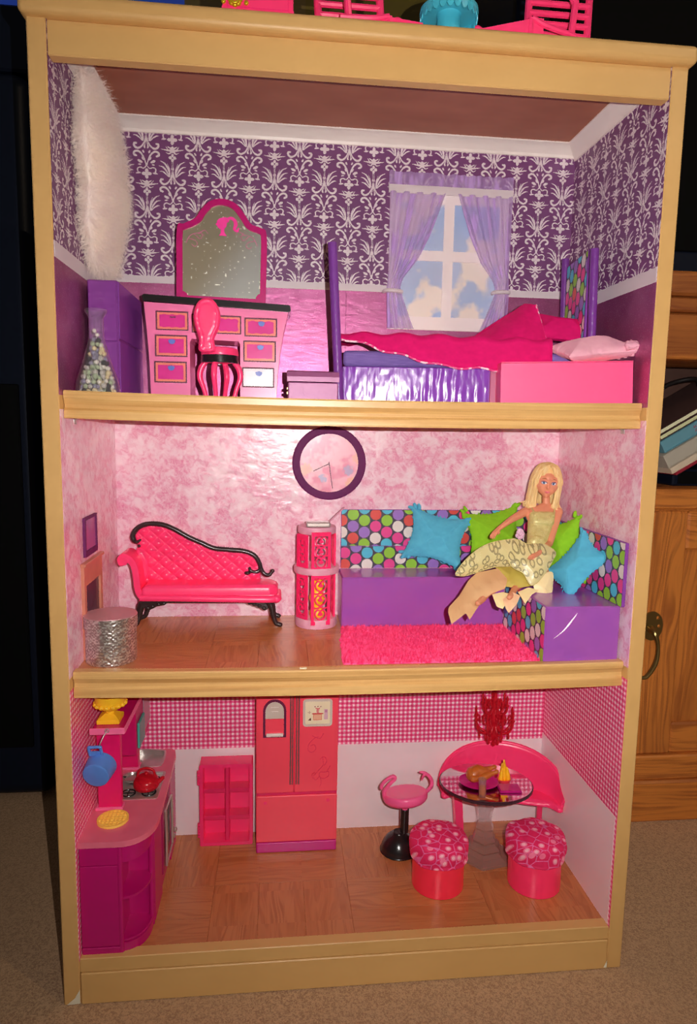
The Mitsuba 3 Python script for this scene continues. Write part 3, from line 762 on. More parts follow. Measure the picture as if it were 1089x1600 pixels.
yy = np.where(s < .62, .140 + (over - .140) * (s / .62), over - .004 * np.sin((s - .62) / .38 * np.pi / 2))
zz = np.where(s < .62, ztop - .004 * np.clip((s - .45) / .17, 0, 1) ** 2, ztop - .004 - (fall - .004) * (s - .62) / .38)
zz = np.maximum(zz, .8600 * (yy > .004) + .80 * (yy <= .004))
nz = meshkit.fbm(np.stack([x * 30, yy * 30, 0 * x], -1), 3, 2) - .5
zz = zz + .009 * nz * np.clip((.62 - s) * 4, 0, 1) + .002 * np.sin(x * 120)
yy = yy - .003 * (meshkit.fbm(np.stack([x * 40, zz * 60, 0 * x], -1), 2, 8) - .3) * (s > .62)
def grid_mesh(X, Y, Z, th, nrm=None):
    a, b = X.shape
    P = np.stack([X, Y, Z], -1)
    du, dv = np.gradient(P, axis=0), np.gradient(P, axis=1)
    N = np.cross(du, dv); N /= np.linalg.norm(N, axis=-1, keepdims=True) + 1e-12
    V = np.vstack([(P + N * th / 2).reshape(-1, 3), (P - N * th / 2).reshape(-1, 3)])
    idx = np.arange(a * b).reshape(a, b)
    q = np.stack([idx[:-1, :-1], idx[1:, :-1], idx[1:, 1:], idx[:-1, 1:]], -1).reshape(-1, 4)
    F = [np.stack([q[:, 0], q[:, 1], q[:, 2]], 1), np.stack([q[:, 0], q[:, 2], q[:, 3]], 1)]
    F += [f[:, ::-1] + a * b for f in F[:2]]
    rim = np.concatenate([idx[:, 0], idx[-1, 1:], idx[-2::-1, -1], idx[0, -2:0:-1]])
    i, j = rim, np.roll(rim, -1)
    F += [np.stack([i, i + a * b, j], 1), np.stack([j, i + a * b, j + a * b], 1)]
    return trimesh.Trimesh(V, np.vstack(F), process=False)
bl = grid_mesh(x, yy, zz, .0035)
hem = tube(np.stack([x[:, -1], yy[:, -1] - .001, zz[:, -1]], -1), .0016, 6)
part(t, 'sheet', bl, 'blanket_pink', True, M=BM)
part(t, 'hem', hem, 'blanket_hem', True, M=BM, label='speckled hem')
# folded corner: a peaked flap standing on the sheet
a_, b_ = 26, 18
P00, P10, P01, P11 = np.array([-.150, .028, .876]), np.array([-.0465, -.004, .845]), np.array([-.075, .050, .930]), np.array([-.064, .030, .926])
U, Vv = np.meshgrid(np.linspace(0, 1, a_), np.linspace(0, 1, b_), indexing='ij')
Q = (P00[None, None] * ((1 - U) * (1 - Vv))[..., None] + P10 * (U * (1 - Vv))[..., None] + P01 * ((1 - U) * Vv)[..., None] + P11 * (U * Vv)[..., None])
Q[..., 1] -= .016 * np.sin(np.pi * U) * (1 - Vv ** 2) 
Q[..., 2] += .010 * np.sin(np.pi * U) * (1 - Vv) + .004 * (meshkit.fbm(Q * 40, 3, 5) - .5)
fl1 = grid_mesh(Q[..., 0], Q[..., 1], Q[..., 2], .004)
P00b, P10b = np.array([-.155, .110, .880]), np.array([-.045, .095, .872])
Qb = (P00b * ((1 - U) * (1 - Vv))[..., None] + P10b * (U * (1 - Vv))[..., None] + P01 * ((1 - U) * Vv)[..., None] + P11 * (U * Vv)[..., None])
Qb[..., 2] += .012 * np.sin(np.pi * Vv) * np.sin(np.pi * U)
fl2 = grid_mesh(Qb[..., 0], Qb[..., 1], Qb[..., 2], .004)
side = grid_mesh(*[np.stack([Q[-1, :, k], Qb[-1, :, k] * .5 + Q[-1, :, k] * .5, Qb[-1, :, k]], 1) for k in range(3)], .003)
part(t, 'folded_corner', [fl1, fl2], 'blanket_pink', 40, M=BM)
part(t, 'hem', tube(Q[-1], .0017, 6), 'blanket_hem', True, M=BM)

def pillow(w, h, th, res=.0025, pinch=.12, fr=0.0, seed=0, lump=.2):
    """cushion in the xy plane, thickness along z, with pulled-in sides and frilled corners"""
    r_ = np.random.default_rng(seed); pts = []
    n = 96
    for i in range(n):
        a = 2 * math.pi * i / n
        c_, s_ = math.cos(a), math.sin(a)
        k = 1 / max(abs(c_), abs(s_))
        q = 1 - pinch * (math.sqrt(2) - k) / .414 * 1.0
        f_ = 1 + fr * (r_.random() - .5) * 2
        pts.append((w / 2 * c_ * k * q * f_, h / 2 * s_ * k * q * f_))
    g = Polygon(pts).buffer(0)
    dm = min(w, h) / 2 * (1 - pinch)
    def top(d, x, y): return .0007 + th / 2 * np.clip(d / dm, 0, 1) ** .62 * (1 + lump * (meshkit.fbm(np.stack([x, y, 0 * x], -1) * 45 + seed, 3, seed) - .5)) 
    return dome(g, top, lambda d, x, y: -top(d, x + .3, y), res)
def aim(o, normal, spin=0, up=(0, 0, 1)):
    """frame whose z axis is the given normal"""
    nz_ = np.array(normal, float); nz_ /= np.linalg.norm(nz_)
    ex_ = np.cross(up, nz_); ex_ /= np.linalg.norm(ex_)
    ey_ = np.cross(nz_, ex_)
    c_, s_ = math.cos(math.radians(spin)), math.sin(math.radians(spin))
    return FRAME(o, c_ * ex_ + s_ * ey_, -s_ * ex_ + c_ * ey_, nz_)
single('pillow', pillow(.086, .058, .034, seed=2, pinch=.14), 'blanket_pink', 'magenta fleece pillow at the head of the doll bed', 'pillow', True, M=BM @ aim((-.020, .062, .8990), (.10, -.66, .75), -10))

# --- hot pink box with the pale pillow
t = thing('storage_box', 'plain hot pink box in front of the bed at the right', 'box')
mat('box_pink', (255, 84, 140), rough=.45)
p8 = [(.5640, .052, Z2), (.7335, .0275, Z2), (.5628, .052, .8398), (.7305, .0275, .8440), (.571, .100, Z2), (.738, .075, Z2), (.5700, .100, .8392), (.7372, .075, .8430)]
part(t, 'body', hull(p8), 'box_pink')
mat('box_lid', (240, 70, 126), rough=.5)
cpt = np.array(p8).mean(0)
lid = hull([np.array(p) * [1, 1, 1] + [0, 0, .0004] for p in (p8[2], p8[3], p8[6], p8[7])] + [np.array(p) + [0, 0, .0018] for p in (p8[2], p8[3], p8[6], p8[7])])
part(t, 'lid', lid, 'box_lid')
mat('pale_fabric', fn=lambda p, n, uv: mix(C(244, 184, 200), C(232, 160, 184), fbm(p.x * 120, p.y * 120, p.z * 120, 3)), rough=.85, sheen=.4)
pp = pillow(.098, .060, .034, seed=9, pinch=.10, fr=.04)
t = thing('pillow', 'pale pink fabric pillow lying on the hot pink box', 'pillow')
part(t, 'cushion', pp, 'pale_fabric', True, M=aim((.690, .060, .8620), (-.10, -.30, 1.0), 4, up=(0, 1, 0)))
fr = []
for i in range(15):
    u_ = i / 14
    fr.append(tube([(.7225 + .012 * math.sin(u_ * 3), .034 + .050 * u_, .8635 + .004 * math.sin(i * 2.1)), (.736 + .003 * math.sin(i * 1.7), .033 + .052 * u_, .866 + .006 * math.sin(i * 2.9)), (.7365, .034 + .052 * u_, .8560 + .004 * math.cos(i * 1.3))], [.005, .0045, .002], 8, 4))
part(t, 'frill', fr, 'pale_fabric', True)

# --- toy window with organza curtains
t = thing('toy_window', 'white four pane toy window with a printed cloudy sky on the bedroom wall', 'window')
mat('window_white', (240, 226, 226), rough=.4)
WX0, WX1, WZ0, WZ1 = .444, .633, .9085, 1.1135
panes = [(.4590, 1.0300, .5300, 1.1000), (.5460, 1.0300, .6190, 1.1000), (.4590, .9290, .5300, 1.0145), (.5460, .9290, .6190, 1.0145)]
fr_ = sbox(WX0, WZ0, WX1, WZ1).difference(unary_union([sbox(*p_) for p_ in panes]))
part(t, 'frame', prism(fr_, 'xz', D - .0042, D - .0008), 'window_white')
def f_sky(p, n, uv):
    g = fbm(p.x * 26, p.z * 26, 4, 4)
    b = mix(C(150, 178, 220), C(196, 200, 222), fbm(p.x * 12, p.z * 12, 2, 2))
    return mix(b, C(236, 222, 214), smoothstep(.46, .62, g))
mat('sky_print', fn=f_sky, rough=.3)
for p_ in panes: part(t, 'pane', prism(sbox(*p_), 'xz', D - .0022, D - .0009), 'sky_print', label='pane printed with clouds')
ORG = C(206, 178, 232)
scene['organza'] = {'type': 'blendbsdf', 'weight': mikit.proc(lambda p, n, uv: .46 + .40 * smoothstep(.48, .72, fbm(p.x * 90, p.z * 26, p.y * 200, 2))),
                    'a': {'type': 'thindielectric', 'int_ior': 1.15}, 'b': {'type': 'twosided', 'bsdf': {'type': 'principled', 'base_color': {'type': 'rgb', 'value': C(196, 160, 222)}, 'roughness': .24, 'specular': 1.0, 'sheen': .5}}}
def curtain(left, mirror):
    rows = 40; cols = 46
    V = np.linspace(0, 1, rows); Uu = np.linspace(0, 1, cols)
    z = 1.1130 + (.9085 - 1.1130) * V
    tie = .9695
    # outer edge almost straight, inner edge sweeps to the tieback
    inner = np.interp(z, [.9085, .925, .945, tie, .985, 1.013, 1.05, 1.085, 1.113], [.485, .478, .470, .4615, .466, .488, .506, .519, .5285])
    outer = np.interp(z, [.9085, .95, tie, 1.0, 1.06, 1.113], [.4418, .4400, .4402, .4425, .4418, .4418])
    full = np.interp(z, [.9085, .94, tie, 1.0, 1.113], [1.0, .8, .35, .7, 1.0])
    X = outer[:, None] + (inner - outer)[:, None] * Uu[None]
    Y = D - .0105 - .0040 * full[:, None] * np.sin(Uu[None] * 26 + 2.2 * V[:, None] + left) - .0025 * meshkit.fbm(np.stack([X * 60, z[:, None] * 14 + 0 * X, 0 * X + left], -1), 3, 4)
    Z = np.repeat(z[:, None], cols, 1)
    if mirror: X = 1.0765 - X
    P = np.stack([X, Y, Z], -1).reshape(-1, 3)
    idx = np.arange(rows * cols).reshape(rows, cols)
    q = np.stack([idx[:-1, :-1], idx[:-1, 1:], idx[1:, 1:], idx[1:, :-1]], -1).reshape(-1, 4)
    return trimesh.Trimesh(P, np.vstack([q[:, :3], q[:, [0, 2, 3]]]), process=False)
def ruffle(x0, x1, z0, z1):
    n_, r_ = 90, 9
    Uu, V = np.meshgrid(np.linspace(0, 1, n_), np.linspace(0, 1, r_), indexing='ij')
    X = x0 + (x1 - x0) * Uu
    Z = z0 + (z1 - z0 + .0035 * (meshkit.fbm(np.stack([X * 90, 0 * X, 0 * X], -1), 2, 3) - .5)) * V
    Y = D - .007 - .0045 * V * (1 + np.sin(Uu * 70 + 3 * np.sin(Uu * 9))) / 2 - .001
    P = np.stack([X, Y, Z], -1).reshape(-1, 3)
    idx = np.arange(n_ * r_).reshape(n_, r_)
    q = np.stack([idx[:-1, :-1], idx[1:, :-1], idx[1:, 1:], idx[:-1, 1:]], -1).reshape(-1, 4)
    return trimesh.Trimesh(P, np.vstack([q[:, :3], q[:, [0, 2, 3]]]), process=False)
t = thing('curtain', 'sheer lavender organza curtains tied back with white ribbon over the toy window', 'curtain')
part(t, 'panel', curtain(0, False), 'organza', True)
part(t, 'panel', curtain(1.3, True), 'organza', True)
part(t, 'ruffle', ruffle(.4405, .6365, 1.1155, 1.1430), 'organza', True)
bm = box(.4400, .6370, D - .0125, D - .0112, 1.1110, 1.1235, .0004)
part(t, 'ribbon', bm, 'white_ribbon', label='white ribbon band')
part(t, 'tieback', tube([(.4375, D - .003, .9655), (.4400, D - .0135, .9655), (.4505, D - .017, .9650), (.4625, D - .0135, .9645), (.4640, D - .003, .9645)], .0032, 8, 4), 'white_ribbon', True)
part(t, 'tieback', tube([(.6125, D - .003, .9690), (.6140, D - .0135, .9690), (.6250, D - .017, .9690), (.6355, D - .0135, .9695), (.6370, D - .003, .9695)], .0032, 8, 4), 'white_ribbon', True)

# ================================================================== living room (middle storey)
# --- wall clock
t = thing('wall_clock', 'round wall clock with a dark purple rim and pink printed face', 'clock')
CX, CZ, CR = .3552, .6952, .0592
mat('clock_rim', (104, 36, 92), rough=.6, spec=.2)
part(t, 'rim', lathe([(.0472, 0), (.0470, .0052), (.0500, .0060), (.0575, .0056), (CR, .0044), (CR, 0)], 72), 'clock_rim', 30, M=FRAME((CX, D - .0006, CZ), [1, 0, 0], [0, 0, 1], [0, -1, 0]))
def f_face(p, n, uv):
    g = fbm(p.x * 60, p.z * 60, 2, 3)
    c = mix(C(240, 176, 194), C(230, 132, 164), smoothstep(.35, .65, g))
    for (x, z, r, col) in ((.386, .683, .010, (170, 160, 200)), (.345, .670, .008, (170, 170, 206)), (.318, .684, .012, (240, 170, 150)), (.392, .664, .012, (242, 176, 150)), (.402, .703, .011, (240, 178, 160))):
        dd = dr.sqrt(dr.square(p.x - x) + dr.square(p.z - z)) + .006 * (noise(p.x * 300, p.z * 300, 1) - .5)
        c = mix(c, C(*col), .8 * (1 - smoothstep(r * .5, r, dd)))
    return c
mat('clock_face', fn=f_face, rough=.3)
part(t, 'face', lathe([(0, .0022), (.0474, .0022), (.0474, 0)], 64), 'clock_face', 30, M=FRAME((CX, D - .0006, CZ), [1, 0, 0], [0, 0, 1], [0, -1, 0]))
mat('clock_hand', (96, 36, 66), rough=.5)
hc = (.3548, .6940)
part(t, 'hand', prism(stroke([hc, (.343, .6885), (.3303, .6823)], .0012, .0009), 'xz', D - .0045, D - .0036), 'clock_hand')
part(t, 'hand', prism(stroke([(hc[0], hc[1] + .003), (.358, .674), (.3612, .6550)], .0012, .0009), 'xz', D - .0054, D - .0046), 'clock_hand')

# --- chaise longue
t = thing('chaise_longue', 'hot pink tufted chaise longue with black scrolled trim and legs', 'sofa')
trim = [(.0600, .5655), (.0655, .5690), (.0640, .5745), (.0575, .5720), (.0535, .5755), (.0528, .5838), (.0606, .5945), (.0755, .6004), (.0960, .5993), (.1143, .5922), (.1348, .5804), (.1556, .5708), (.1742, .5624), (.1976, .5599), (.2211, .5575), (.2376, .5502), (.2459, .5356)]
top_c = catmull(trim[5:], 6)
bk = Polygon(np.vstack([top_c, [(.2470, .507), (.0665, .507), (.0655, .545), (.0600, .562), (.0560, .574)]])).buffer(0)
def tuft(d, x, y):
    u, v = x / .0225 + y / .0200, x / .0225 - y / .0200
    return rnd(d, .003, .005) + .0046 * (np.abs(np.sin(np.pi * u)) * np.abs(np.sin(np.pi * v))) ** .75 * np.clip(d / .007, 0, 1)
part(t, 'backrest', dome(bk, tuft, lambda d, x, y: -.005 + 0 * d, .0015), 'hot_pink', True, M=FRAME((0, .232, 0), [1, 0, 0], [0, 0, 1], [0, -1, 0]), label='hot pink diamond tufted backrest')
mat('black_trim', (34, 26, 30), rough=.24, spec=1.0)
tp = [(x, .229, z) for x, z in trim]
trr = [.0022, .0026, .0026, .0026] + [.0040] * 11 + [.0038, .0036]
part(t, 'trim', tube(tp + [(.2452, .229, .5275), (.2385, .228, .5243), (.2325, .227, .5262), (.2290, .227, .5292)], trr + [.0034, .003, .0026, .0024], 10, 5), 'black_trim', True, label='black scrolled trim')
part(t, 'trim', [tube([(.2459, .229, .533), (.2500, .229, .5245), (.2545, .228, .5205), (.2605, .227, .5200), (.2648, .227, .5250)], [.0034, .0034, .0032, .0030, .0026], 10, 5), ell((.2655, .227, .5262), (.0034,) * 3, 2), ell((.2265, .226, .5235), (.005, .004, .003), 2), ell((.2300, .226, .5305), (.0026,) * 3, 2)], 'black_trim', True)
seatp = Polygon([(.0745, .186), (.262, .186), (.2715, .193), (.2725, .216), (.262, .232), (.0745, .234)]).buffer(.002)
part(t, 'seat', dome(seatp, lambda d, x, y: .5080 + rnd(d, .0055, .006) + .0005 * np.sin(x * 160) * np.clip(d / .01, 0, 1), lambda d, x, y: .4985 + 0 * d, .0030), 'hot_pink', 50)
part(t, 'seat_rail', [tube([(.0700, .186, .4950), (.120, .184, .4950), (.200, .184, .4930), (.2665, .186, .4915), (.2735, .200, .4925), (.2745, .222, .4945)], [.0052, .0054, .0054, .0056, .0056, .005], 14, 6), rbox(.072, .271, .187, .234, .490, .4995, .003), ell((.272, .187, .4920), (.0068, .0066, .0066), 3)], 'hot_pink', 50)
arm = [(.0435, .5482), (.0425, .5535), (.0470, .5575), (.0546, .5535), (.0615, .5440), (.0645, .5273), (.0660, .5110), (.0700, .4990), (.0780, .4945)]
armc = catmull(arm, 6)
ap = LineString(armc).buffer(.0046)
part(t, 'arm', [prism(ap.union(eli(.0470, .5505, .0060, .0060)), 'xz', .186, .235)], 'hot_pink', 40)
part(t, 'arm', dome(Polygon([(.0600, .520), (.0705, .512), (.0760, .520), (.0750, .545), (.0690, .560), (.0590, .5640), (.0560, .556), (.0600, .545)]), lambda d, x, y: rnd(d, .003, .004), lambda d, x, y: -.001 + 0 * d, .003), 'hot_pink', 40, M=FRAME((0, .226, 0), [1, 0, 0], [0, 0, 1], [0, -1, 0]))
part(t, 'arm_roll', tube([(.0470, .1855, .5505), (.0470, .2355, .5505)], .0062, 20), 'hot_pink', 40)
mat('black_leg', (40, 30, 32), rough=.25, spec=.6)
def cab(x0, y, sg, ft=0.0):
    return [tube([(x0, y, .4900), (x0 - sg * .0075, y, .4775), (x0 - sg * .0105, y, .4620), (x0 - sg * .0145, y, .4500 + ft), (x0 - sg * .0200, y, .4475 + ft)], [.0062, .0058, .0042, .0036, .0036], 10, 6), ell((x0 - sg * .0205, y, Z1 + .0036 + ft), (.0042, .0036, .0036), 2)]
part(t, 'leg', cab(.0745, .2060, 1), 'black_leg', True)
part(t, 'leg', cab(.2570, .2000, -1), 'black_leg', True)
part(t, 'leg', cab(.0790, .2500, 1), 'black_leg', True)
part(t, 'leg', cab(.2545, .2500, -1), 'black_leg', True)
apr = Polygon([(.066, .4910), (.266, .4880), (.262, .476), (.2545, .4700), (.2480, .4745), (.2420, .4770), (.2340, .4800), (.2260, .4825), (.108, .4840), (.1000, .4800), (.0930, .4790), (.0850, .4745), (.078, .4720), (.0700, .478)])
part(t, 'apron', [prism(apr, 'xz', .1985, .2025), prism(apr, 'xz', .247, .2505)] + [ell((x, .1985, z), (.0035, .002, .0028), 2) for x, z in ((.085, .4785), (.094, .4815), (.102, .483), (.078, .476), (.238, .4805), (.246, .4775), (.253, .4740), (.231, .4825))], 'black_leg', 30, label='black carved apron')

# --- round tower shelf with lattice panels
t = thing('tower_shelf', 'round pink tower shelf with pierced lattice panels beside the chaise', 'shelf')
TX, TY = .3340, .2135
mat('tower_pink', fn=lambda p, n, uv: mix(C(232, 176, 196), C(214, 136, 166), fbm(p.x * 130, p.y * 130, p.z * 130, 3)), rough=.5)
for z0, z1, r in ((Z1, .4580, .0325), (.5285, .5390, .0352), (.5900, .6010, .0295)):
    part(t, 'disc', lathe([(0, z0), (r - .001, z0), (r, z0 + .0015), (r, z1 - .0015), (r - .001, z1), (0, z1)], 48, (TX, TY, 0)), 'tower_pink', 40)
mat('lattice_pink', (255, 44, 110), rough=.3)
def lattice(w, h, seed):
    fr = sbox(0, 0, w, h).difference(sbox(.0045, .006, w - .0045, h - .006))
    r_ = np.random.default_rng(seed); parts_ = [fr]
    cx = w / 2
    for k in range(3):
        z = .006 + (h - .012) * (k + .5) / 3
        for s_ in (-1, 1):
            parts_.append(stroke([(cx, z - .010), (cx + s_ * .006, z - .006), (cx + s_ * .0085, z + .001), (cx + s_ * .004, z + .0065), (cx, z + .003), (cx + s_ * .003, z - .001)], .0018, .0016))
            parts_.append(stroke([(cx + s_ * w * .42, z + .011), (cx + s_ * .006, z + .009), (cx, z + .011)], .0016, .0016))
        parts_.append(eli(cx, z, .0028, .0028))
    return shapely.make_valid(unary_union(parts_))
yl = mat('yellow_plastic', (246, 196, 40), rough=.4)
for z0, z1, ty in ((.4582, .5284, 0), (.5392, .5898, 1)):
    h_ = z1 - z0
    for ang, w_, rad in ((10, .030, .0285), (-52, .024, .0275), (95, .024, .0255)):
        a = math.radians(ang)
        nx_, ny_ = math.sin(a), -math.cos(a)
        M = FRAME((TX + nx_ * rad - math.cos(a) * w_ / 2, TY + ny_ * rad - math.sin(a) * w_ / 2, z0), [math.cos(a), math.sin(a), 0], [0, 0, 1], [nx_, ny_, 0])
        lp = lattice(w_, h_ + (.009 if ang == 10 else 0), abs(ang))
        if ang == 10: lp = affinity.translate(lp, 0, -.0075 if ty == 0 else -.004)
        m_ = []
        for g in polys(lp): m_.append(trimesh.creation.extrude_polygon(g, .0028, engine='earcut'))
        part(t, 'lattice', cat(m_), 'lattice_pink', M=M, label='hot pink pierced panel')
t2 = thing('toy_lantern', 'yellow toy lantern standing inside the tower shelf', 'toy')
part(t2, 'body', lathe([(0, .4582), (.010, .4582), (.0115, .466), (.008, .476), (.0125, .488), (.0085, .500), (.0110, .512), (.004, .522), (0, .523)], 24, (TX + .001, TY - .006, 0), 3), 'yellow_plastic', True)
part(t2, 'cap', ell((TX + .001, TY - .006, .524), (.004, .004, .003), 2), 'yellow_plastic', True)
t = thing('toy_stereo', 'small silver toy stereo on top of the tower shelf', 'toy stereo')
mat('silver_plastic', (190, 184, 180), rough=.25, metal=.6)
part(t, 'case', rbox(.3165, .3535, TY - .022, TY - .001, .6012, .6085, .0018), 'silver_plastic', 30)
part(t, 'display', box(.319, .351, TY - .0226, TY - .0218, .6030, .6070, .0003), 'white_paint')
part(t, 'antenna', tube([(.353, TY - .004, .6078), (.3775, TY + .010, .6285)], .0014, 8), 'tower_pink', True)

# --- corner sofa
t = thing('corner_sofa', 'purple taped corner sofa with polka dot backs in the living room', 'sofa')
mat('sofa_purple', fn=lambda p, n, uv: mix(C(166, 88, 172), C(150, 78, 178), fbm(p.x * 30, p.y * 30, p.z * 30, 2)), rough=.2, spec=.6, bump=lambda p, n, uv: fbm(p.x * 50, p.y * 50, p.z * 50, 2), bscale=.0006)
part(t, 'seat_box', box(.3722, .7345, .1905, D - .0075, Z1 + .0004, .5235, .0018), 'sofa_purple')
part(t, 'seat_box', box(.6295, .7345, .0215, .1895, Z1 + .0004, .5205, .0018), 'sofa_purple')
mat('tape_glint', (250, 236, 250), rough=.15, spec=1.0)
b1 = part(t, 'backrest', box(.3760, .7345, D - .0070, D - .0010, .5237, .6205, .0010), 'purple_plain')
mm, col = flat_print((sbox(0, 0, .3575, .0590), DARK), dots(.36, .06, seed=21, ox=.0190, oz=.0125), lambda v: np.column_stack([.3764 + v[:, 0], np.full(len(v), D - .0074), .5612 + v[:, 1]]))
part(b1, 'dotted_cover', mm, 'print', color=col, label='polka dot covering')
mm, col = flat_print((sbox(0, 0, .3575, .0365), DARK), dots(.36, .04, seed=33, ox=.0060, oz=.006), lambda v: np.column_stack([.3764 + v[:, 0], np.full(len(v), D - .0078), .5240 + v[:, 1]]))
part(b1, 'dotted_cover', mm, 'print', color=col, label='polka dot covering')
b2 = part(t, 'backrest', box(.7315, .7365, .0150, D - .0078, .5208, .6080, .0010), 'purple_plain')
mm, col = flat_print((sbox(0, 0, .240, .086), DARK), dots(.24, .09, seed=41, ox=.004, oz=.008), lambda v: np.column_stack([np.full(len(v), .7311), .0155 + v[:, 0], .5212 + v[:, 1]])[:, :])
part(b2, 'dotted_cover', mm, 'print', color=col, label='polka dot covering')
mm, col = flat_print((sbox(0, 0, .165, .075), DARK), dots(.17, .08, seed=52, ox=.004, oz=.008), lambda v: np.column_stack([np.full(len(v), .6291), .0220 + v[:, 0], Z1 + .001 + v[:, 1]]))
part(t, 'dotted_side', mm, 'print', color=col, label='polka dot side panel')
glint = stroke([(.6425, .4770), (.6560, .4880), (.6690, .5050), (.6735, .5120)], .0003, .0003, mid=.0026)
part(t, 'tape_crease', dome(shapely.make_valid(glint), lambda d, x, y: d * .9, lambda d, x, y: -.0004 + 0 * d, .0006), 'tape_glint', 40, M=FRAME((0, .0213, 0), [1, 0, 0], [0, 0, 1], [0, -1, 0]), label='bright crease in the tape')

# --- shaggy rug
t = thing('rug', 'shaggy hot pink rug on the living room floor in front of the sofa', 'rug')
mat('rug_pink', fn=lambda p, n, uv: mix(C(255, 96, 156), C(236, 40, 110), smoothstep(.2, .8, noise(p.x * 480, p.y * 480, 3))), rough=.8, sheen=.6)
rp = Polygon([(.3600, .0275), (.6275, .0275), (.6285, .100), (.6288, .1885), (.3735, .1885), (.3640, .110)])
part(t, 'backing', prism(rp, 'xy', Z1 + .0003, Z1 + .0022), 'rug_pink')
def pile():
    r_ = np.random.default_rng(17); n = 11000
    P = np.column_stack([r_.uniform(.358, .630, n), r_.uniform(.026, .190, n)])
    P = P[shapely.contains_xy(rp.buffer(.0012), P[:, 0], P[:, 1])]; n = len(P)
    B = np.column_stack([P, np.full(n, Z1 + .0016)])
    tip = B + np.column_stack([r_.normal(0, .0016, n), r_.normal(0, .0016, n), r_.uniform(.0028, .0062, n)])
    a = r_.uniform(0, np.pi, n); s_ = np.column_stack([np.cos(a), np.sin(a), 0 * a]) * .0008
    V = np.stack([B - s_, B + s_, tip], 1).reshape(-1, 3)
    return trimesh.Trimesh(V, np.arange(3 * n).reshape(-1, 3), process=False)
part(t, 'pile', pile(), 'rug_pink', kind='stuff')

# --- cushions
def felt(key, a, b): mat(key, fn=lambda p, n, uv: mix(C(*a), C(*b), fbm(p.x * 140, p.y * 140, p.z * 140, 3)), rough=.9, sheen=.35, spec=.2, bump=lambda p, n, uv: fbm(p.x * 500, p.y * 500, p.z * 500, 2), bscale=.0005)
felt('felt_blue', (98, 196, 226), (80, 176, 212)); felt('felt_green', (150, 214, 48), (128, 196, 36))
def cushion(o, nrm, spin, w, h, key, lab, seed, th=.030):
    k = thing('cushion', lab, 'cushion')
    M = aim(o, nrm, spin)
    part(k, 'body', pillow(w, h, th, seed=seed, pinch=.20, fr=.012, lump=.35), key, True, M=M)
    fr, r_ = [], np.random.default_rng(seed)
    for cx_, cy_ in ((1, 1), (1, -1), (-1, 1), (-1, -1)):
        for q in range(4):
            a = math.atan2(cy_ * h, cx_ * w) + (q - 1.5) * .38
            p0 = np.array([cx_ * w * .425, cy_ * h * .425, 0]) + .003 * r_.normal(0, 1, 3) * [1, 1, .6]
            p1 = p0 + np.array([math.cos(a), math.sin(a), r_.normal(0, .3)]) * .0095
            fr.append(tube([p0, (p0 + p1) / 2 + r_.normal(0, .0008, 3), p1], [.0030, .0030, .0016], 6, 3))
    for i in range(44):
        a = 2 * math.pi * i / 44
        c_, s_ = math.cos(a), math.sin(a); kk = 1 / max(abs(c_), abs(s_)); q = 1 - .20 * (math.sqrt(2) - kk) / .414
        p0 = np.array([w / 2 * c_ * kk * q, h / 2 * s_ * kk * q, 0])
        fr.append(tube([p0 * .98, p0 * 1.03 + r_.normal(0, .0009, 3)], [.0016, .0007], 5))
    part(k, 'frill', fr, key, True, M=M)
cushion((.5280, .2310, .5790), (-.10, -.95, .28), -12, .098, .084, 'felt_blue', 'light blue felt cushion leaning at the left on the corner sofa back', 5)
cushion((.6240, .2340, .5880), (.06, -.95, .28), 8, .098, .076, 'felt_green', 'lime green cushion behind the raised arm of the doll', 8)
cushion((.7080, .1560, .5740), (-.72, -.66, .20), 14, .062, .096, 'felt_green', 'lime green cushion standing between the doll and the blue cushion', 12)
cushion((.7060, .1020, .5600), (-.74, -.60, .32), -34, .060, .090, 'felt_blue', 'light blue felt cushion leaning on the right arm of the sofa', 15)

# --- silver round box
t = thing('round_box', 'silver glittering round box with lid at the front left of the living room', 'box')
mat('silver_foil', fn=lambda p, n, uv: mix(C(190, 172, 168), C(250, 246, 240), smoothstep(.35, .75, noise(p.x * 520, p.y * 520, p.z * 520))), rough=.30, metal=.85, bump=lambda p, n, uv: noise(p.x * 380, p.y * 380, p.z * 380), bscale=.0007, eps=2e-4)
mat('silver_lid', (206, 160, 166), rough=.45, metal=.5)
RB = (.0560, .0660)
part(t, 'body', lathe([(0, Z1 + .0003), (.0318, Z1 + .0003), (.0322, Z1 + .001), (.0322, .4900), (0, .4900)], 64, (*RB, 0)), 'silver_foil', 40)
part(t, 'lid', lathe([(.0326, .4890), (.0336, .4892), (.0338, .5045), (.0330, .5052)], 64, (*RB, 0)), 'silver_foil', 40)
part(t, 'lid_top', lathe([(.0333, .5048), (.0330, .5056), (.010, .5056), (0, .5056)], 64, (*RB, 0)), 'silver_lid', 40)

# --- picture and toy fireplace on the left wall
t = thing('toy_picture', 'small purple picture hanging over the toy fireplace', 'picture')
mat('violet_print', fn=lambda p, n, uv: mix(C(150, 92, 160), C(190, 90, 140), fbm(p.y * 60, p.z * 40, 2, 3)), rough=.3)
part(t, 'frame', prism(sbox(.0745, .578, .1330, .630).difference(sbox(.0785, .5855, .129, .6265)), 'yz', TS + .0004, TS + .004), 'clock_rim')
part(t, 'print', box(TS + .0004, TS + .0022, .0785, .129, .5855, .6265, .0003), 'violet_print')
t = thing('toy_fireplace', 'flat tan toy fireplace with a dark opening on the left living room wall', 'fireplace')
mat('fire_tan', fn=lambda p, n, uv: mix(C(206, 136, 110), C(190, 110, 96), fbm(p.y * 50, p.z * 50, 1, 3)), rough=.35)
part(t, 'surround', prism(sbox(.061, Z1 + .0006, .150, .568).difference(sbox(.0700, Z1, .1405, .5415)), 'yz', TS + .0004, TS + .0046), 'fire_tan')
